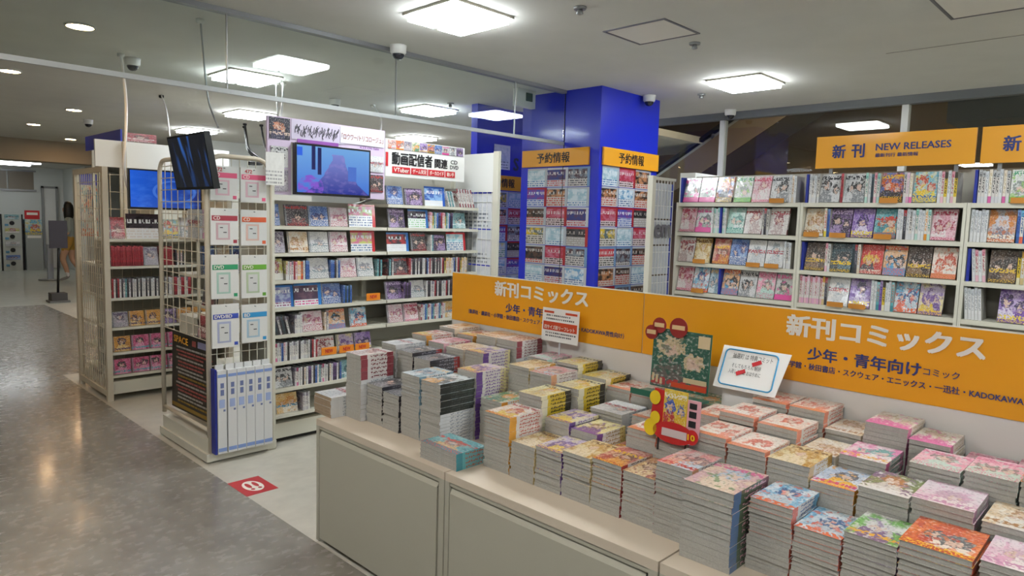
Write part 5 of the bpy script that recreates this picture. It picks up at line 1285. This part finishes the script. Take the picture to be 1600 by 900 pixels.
# the shopper walking away at the far end
def person(loc, rz):
    J = [('pelvis', (0, 0, .88), .125), ('waist', (0, .01, 1.0), .105), ('chest', (0, .02, 1.18), .125), ('neck0', (0, .0, 1.32), .06), ('neck', (0, -.02, 1.38), .045), ('head', (0, -.05, 1.47), .085), ('crown', (0, -.05, 1.55), .07),
         ('shL', (.14, .01, 1.28), .055), ('elL', (.2, .05, 1.05), .038), ('wrL', (.18, -.1, .9), .028), ('haL', (.17, -.17, .86), .03),
         ('shR', (-.14, .01, 1.28), .055), ('elR', (-.2, .03, 1.05), .038), ('wrR', (-.2, -.02, .84), .028), ('haR', (-.2, -.05, .77), .03),
         ('hipL', (.085, 0, .84), .1), ('knL', (.09, -.12, .48), .06), ('caL', (.09, -.06, .3), .052), ('anL', (.09, -.02, .1), .035), ('toL', (.09, -.17, .04), .03),
         ('hipR', (-.085, 0, .84), .1), ('knR', (-.08, .02, .46), .06), ('caR', (-.08, .12, .3), .052), ('anR', (-.08, .2, .13), .035), ('toR', (-.08, .13, .03), .03)]
    E_ = [('pelvis', 'waist'), ('waist', 'chest'), ('chest', 'neck0'), ('neck0', 'neck'), ('neck', 'head'), ('head', 'crown'), ('neck0', 'shL'), ('shL', 'elL'), ('elL', 'wrL'), ('wrL', 'haL'), ('neck0', 'shR'), ('shR', 'elR'), ('elR', 'wrR'), ('wrR', 'haR'),
          ('pelvis', 'hipL'), ('hipL', 'knL'), ('knL', 'caL'), ('caL', 'anL'), ('anL', 'toL'), ('pelvis', 'hipR'), ('hipR', 'knR'), ('knR', 'caR'), ('caR', 'anR'), ('anR', 'toR')]
    ix = {j[0]: i for i, j in enumerate(J)}
    me = bpy.data.meshes.new('body'); me.from_pydata([j[1] for j in J], [(ix[a], ix[b]) for a, b in E_], [])
    ob = bpy.data.objects.new('body_tmp', me); COL.objects.link(ob)
    sk = ob.modifiers.new('skin', 'SKIN'); sk.use_smooth_shade = True
    for i, j in enumerate(J): me.skin_vertices[0].data[i].radius = (j[2], j[2]*.85)
    me.skin_vertices[0].data[0].use_root = True
    sb = ob.modifiers.new('sub', 'SUBSURF'); sb.levels = 2
    dg = bpy.context.evaluated_depsgraph_get(); bm = bpy.data.meshes.new_from_object(ob.evaluated_get(dg))
    bpy.data.objects.remove(ob)
    for mt in (pmat('skin', '#c49a7c', .5), pmat('shirt_grey', '#8f9a96', .8), pmat('shorts_ochre', '#a88238', .8), pmat('sock_white', '#d8d4d0', .8), pmat('shoe_grey', '#8a8684', .6)): bm.materials.append(mt)
    for p in bm.polygons:
        c_ = p.center; p.use_smooth = True
        if c_.z > 1.335: k = 0
        elif c_.z > .93 and (abs(c_.x) < .17 or c_.z > 1.02): k = 1
        elif c_.z > .66 and abs(c_.x) < .175: k = 2
        elif c_.z > .2: k = 0
        elif c_.z > .12: k = 3
        else: k = 4
        p.material_index = k
    t = place('person', None, None, loc, (0, 0, rz)); setp(t, 'shopper in grey top and ochre shorts walking at the far end', 'person')
    place('body', bm, t)
    q = MB(); prof = [(.01, 1.655), (.07, 1.64), (.108, 1.58), (.12, 1.5), (.125, 1.42), (.12, 1.36), (.1, 1.3), (.03, 1.29)]
    q.lathe((0, 0, 0), [(a, b) for a, b in prof[::-1]], 16)
    q.v = [(x, y*.95-.02 if y > -.02 else y*.45-.03, z) for x, y, z in q.v]
    place('hair', q.mesh('hair', [pmat('hair_black', '#15130f', .5)]), t)
person((3.86, 16.56, 0), -2.0)
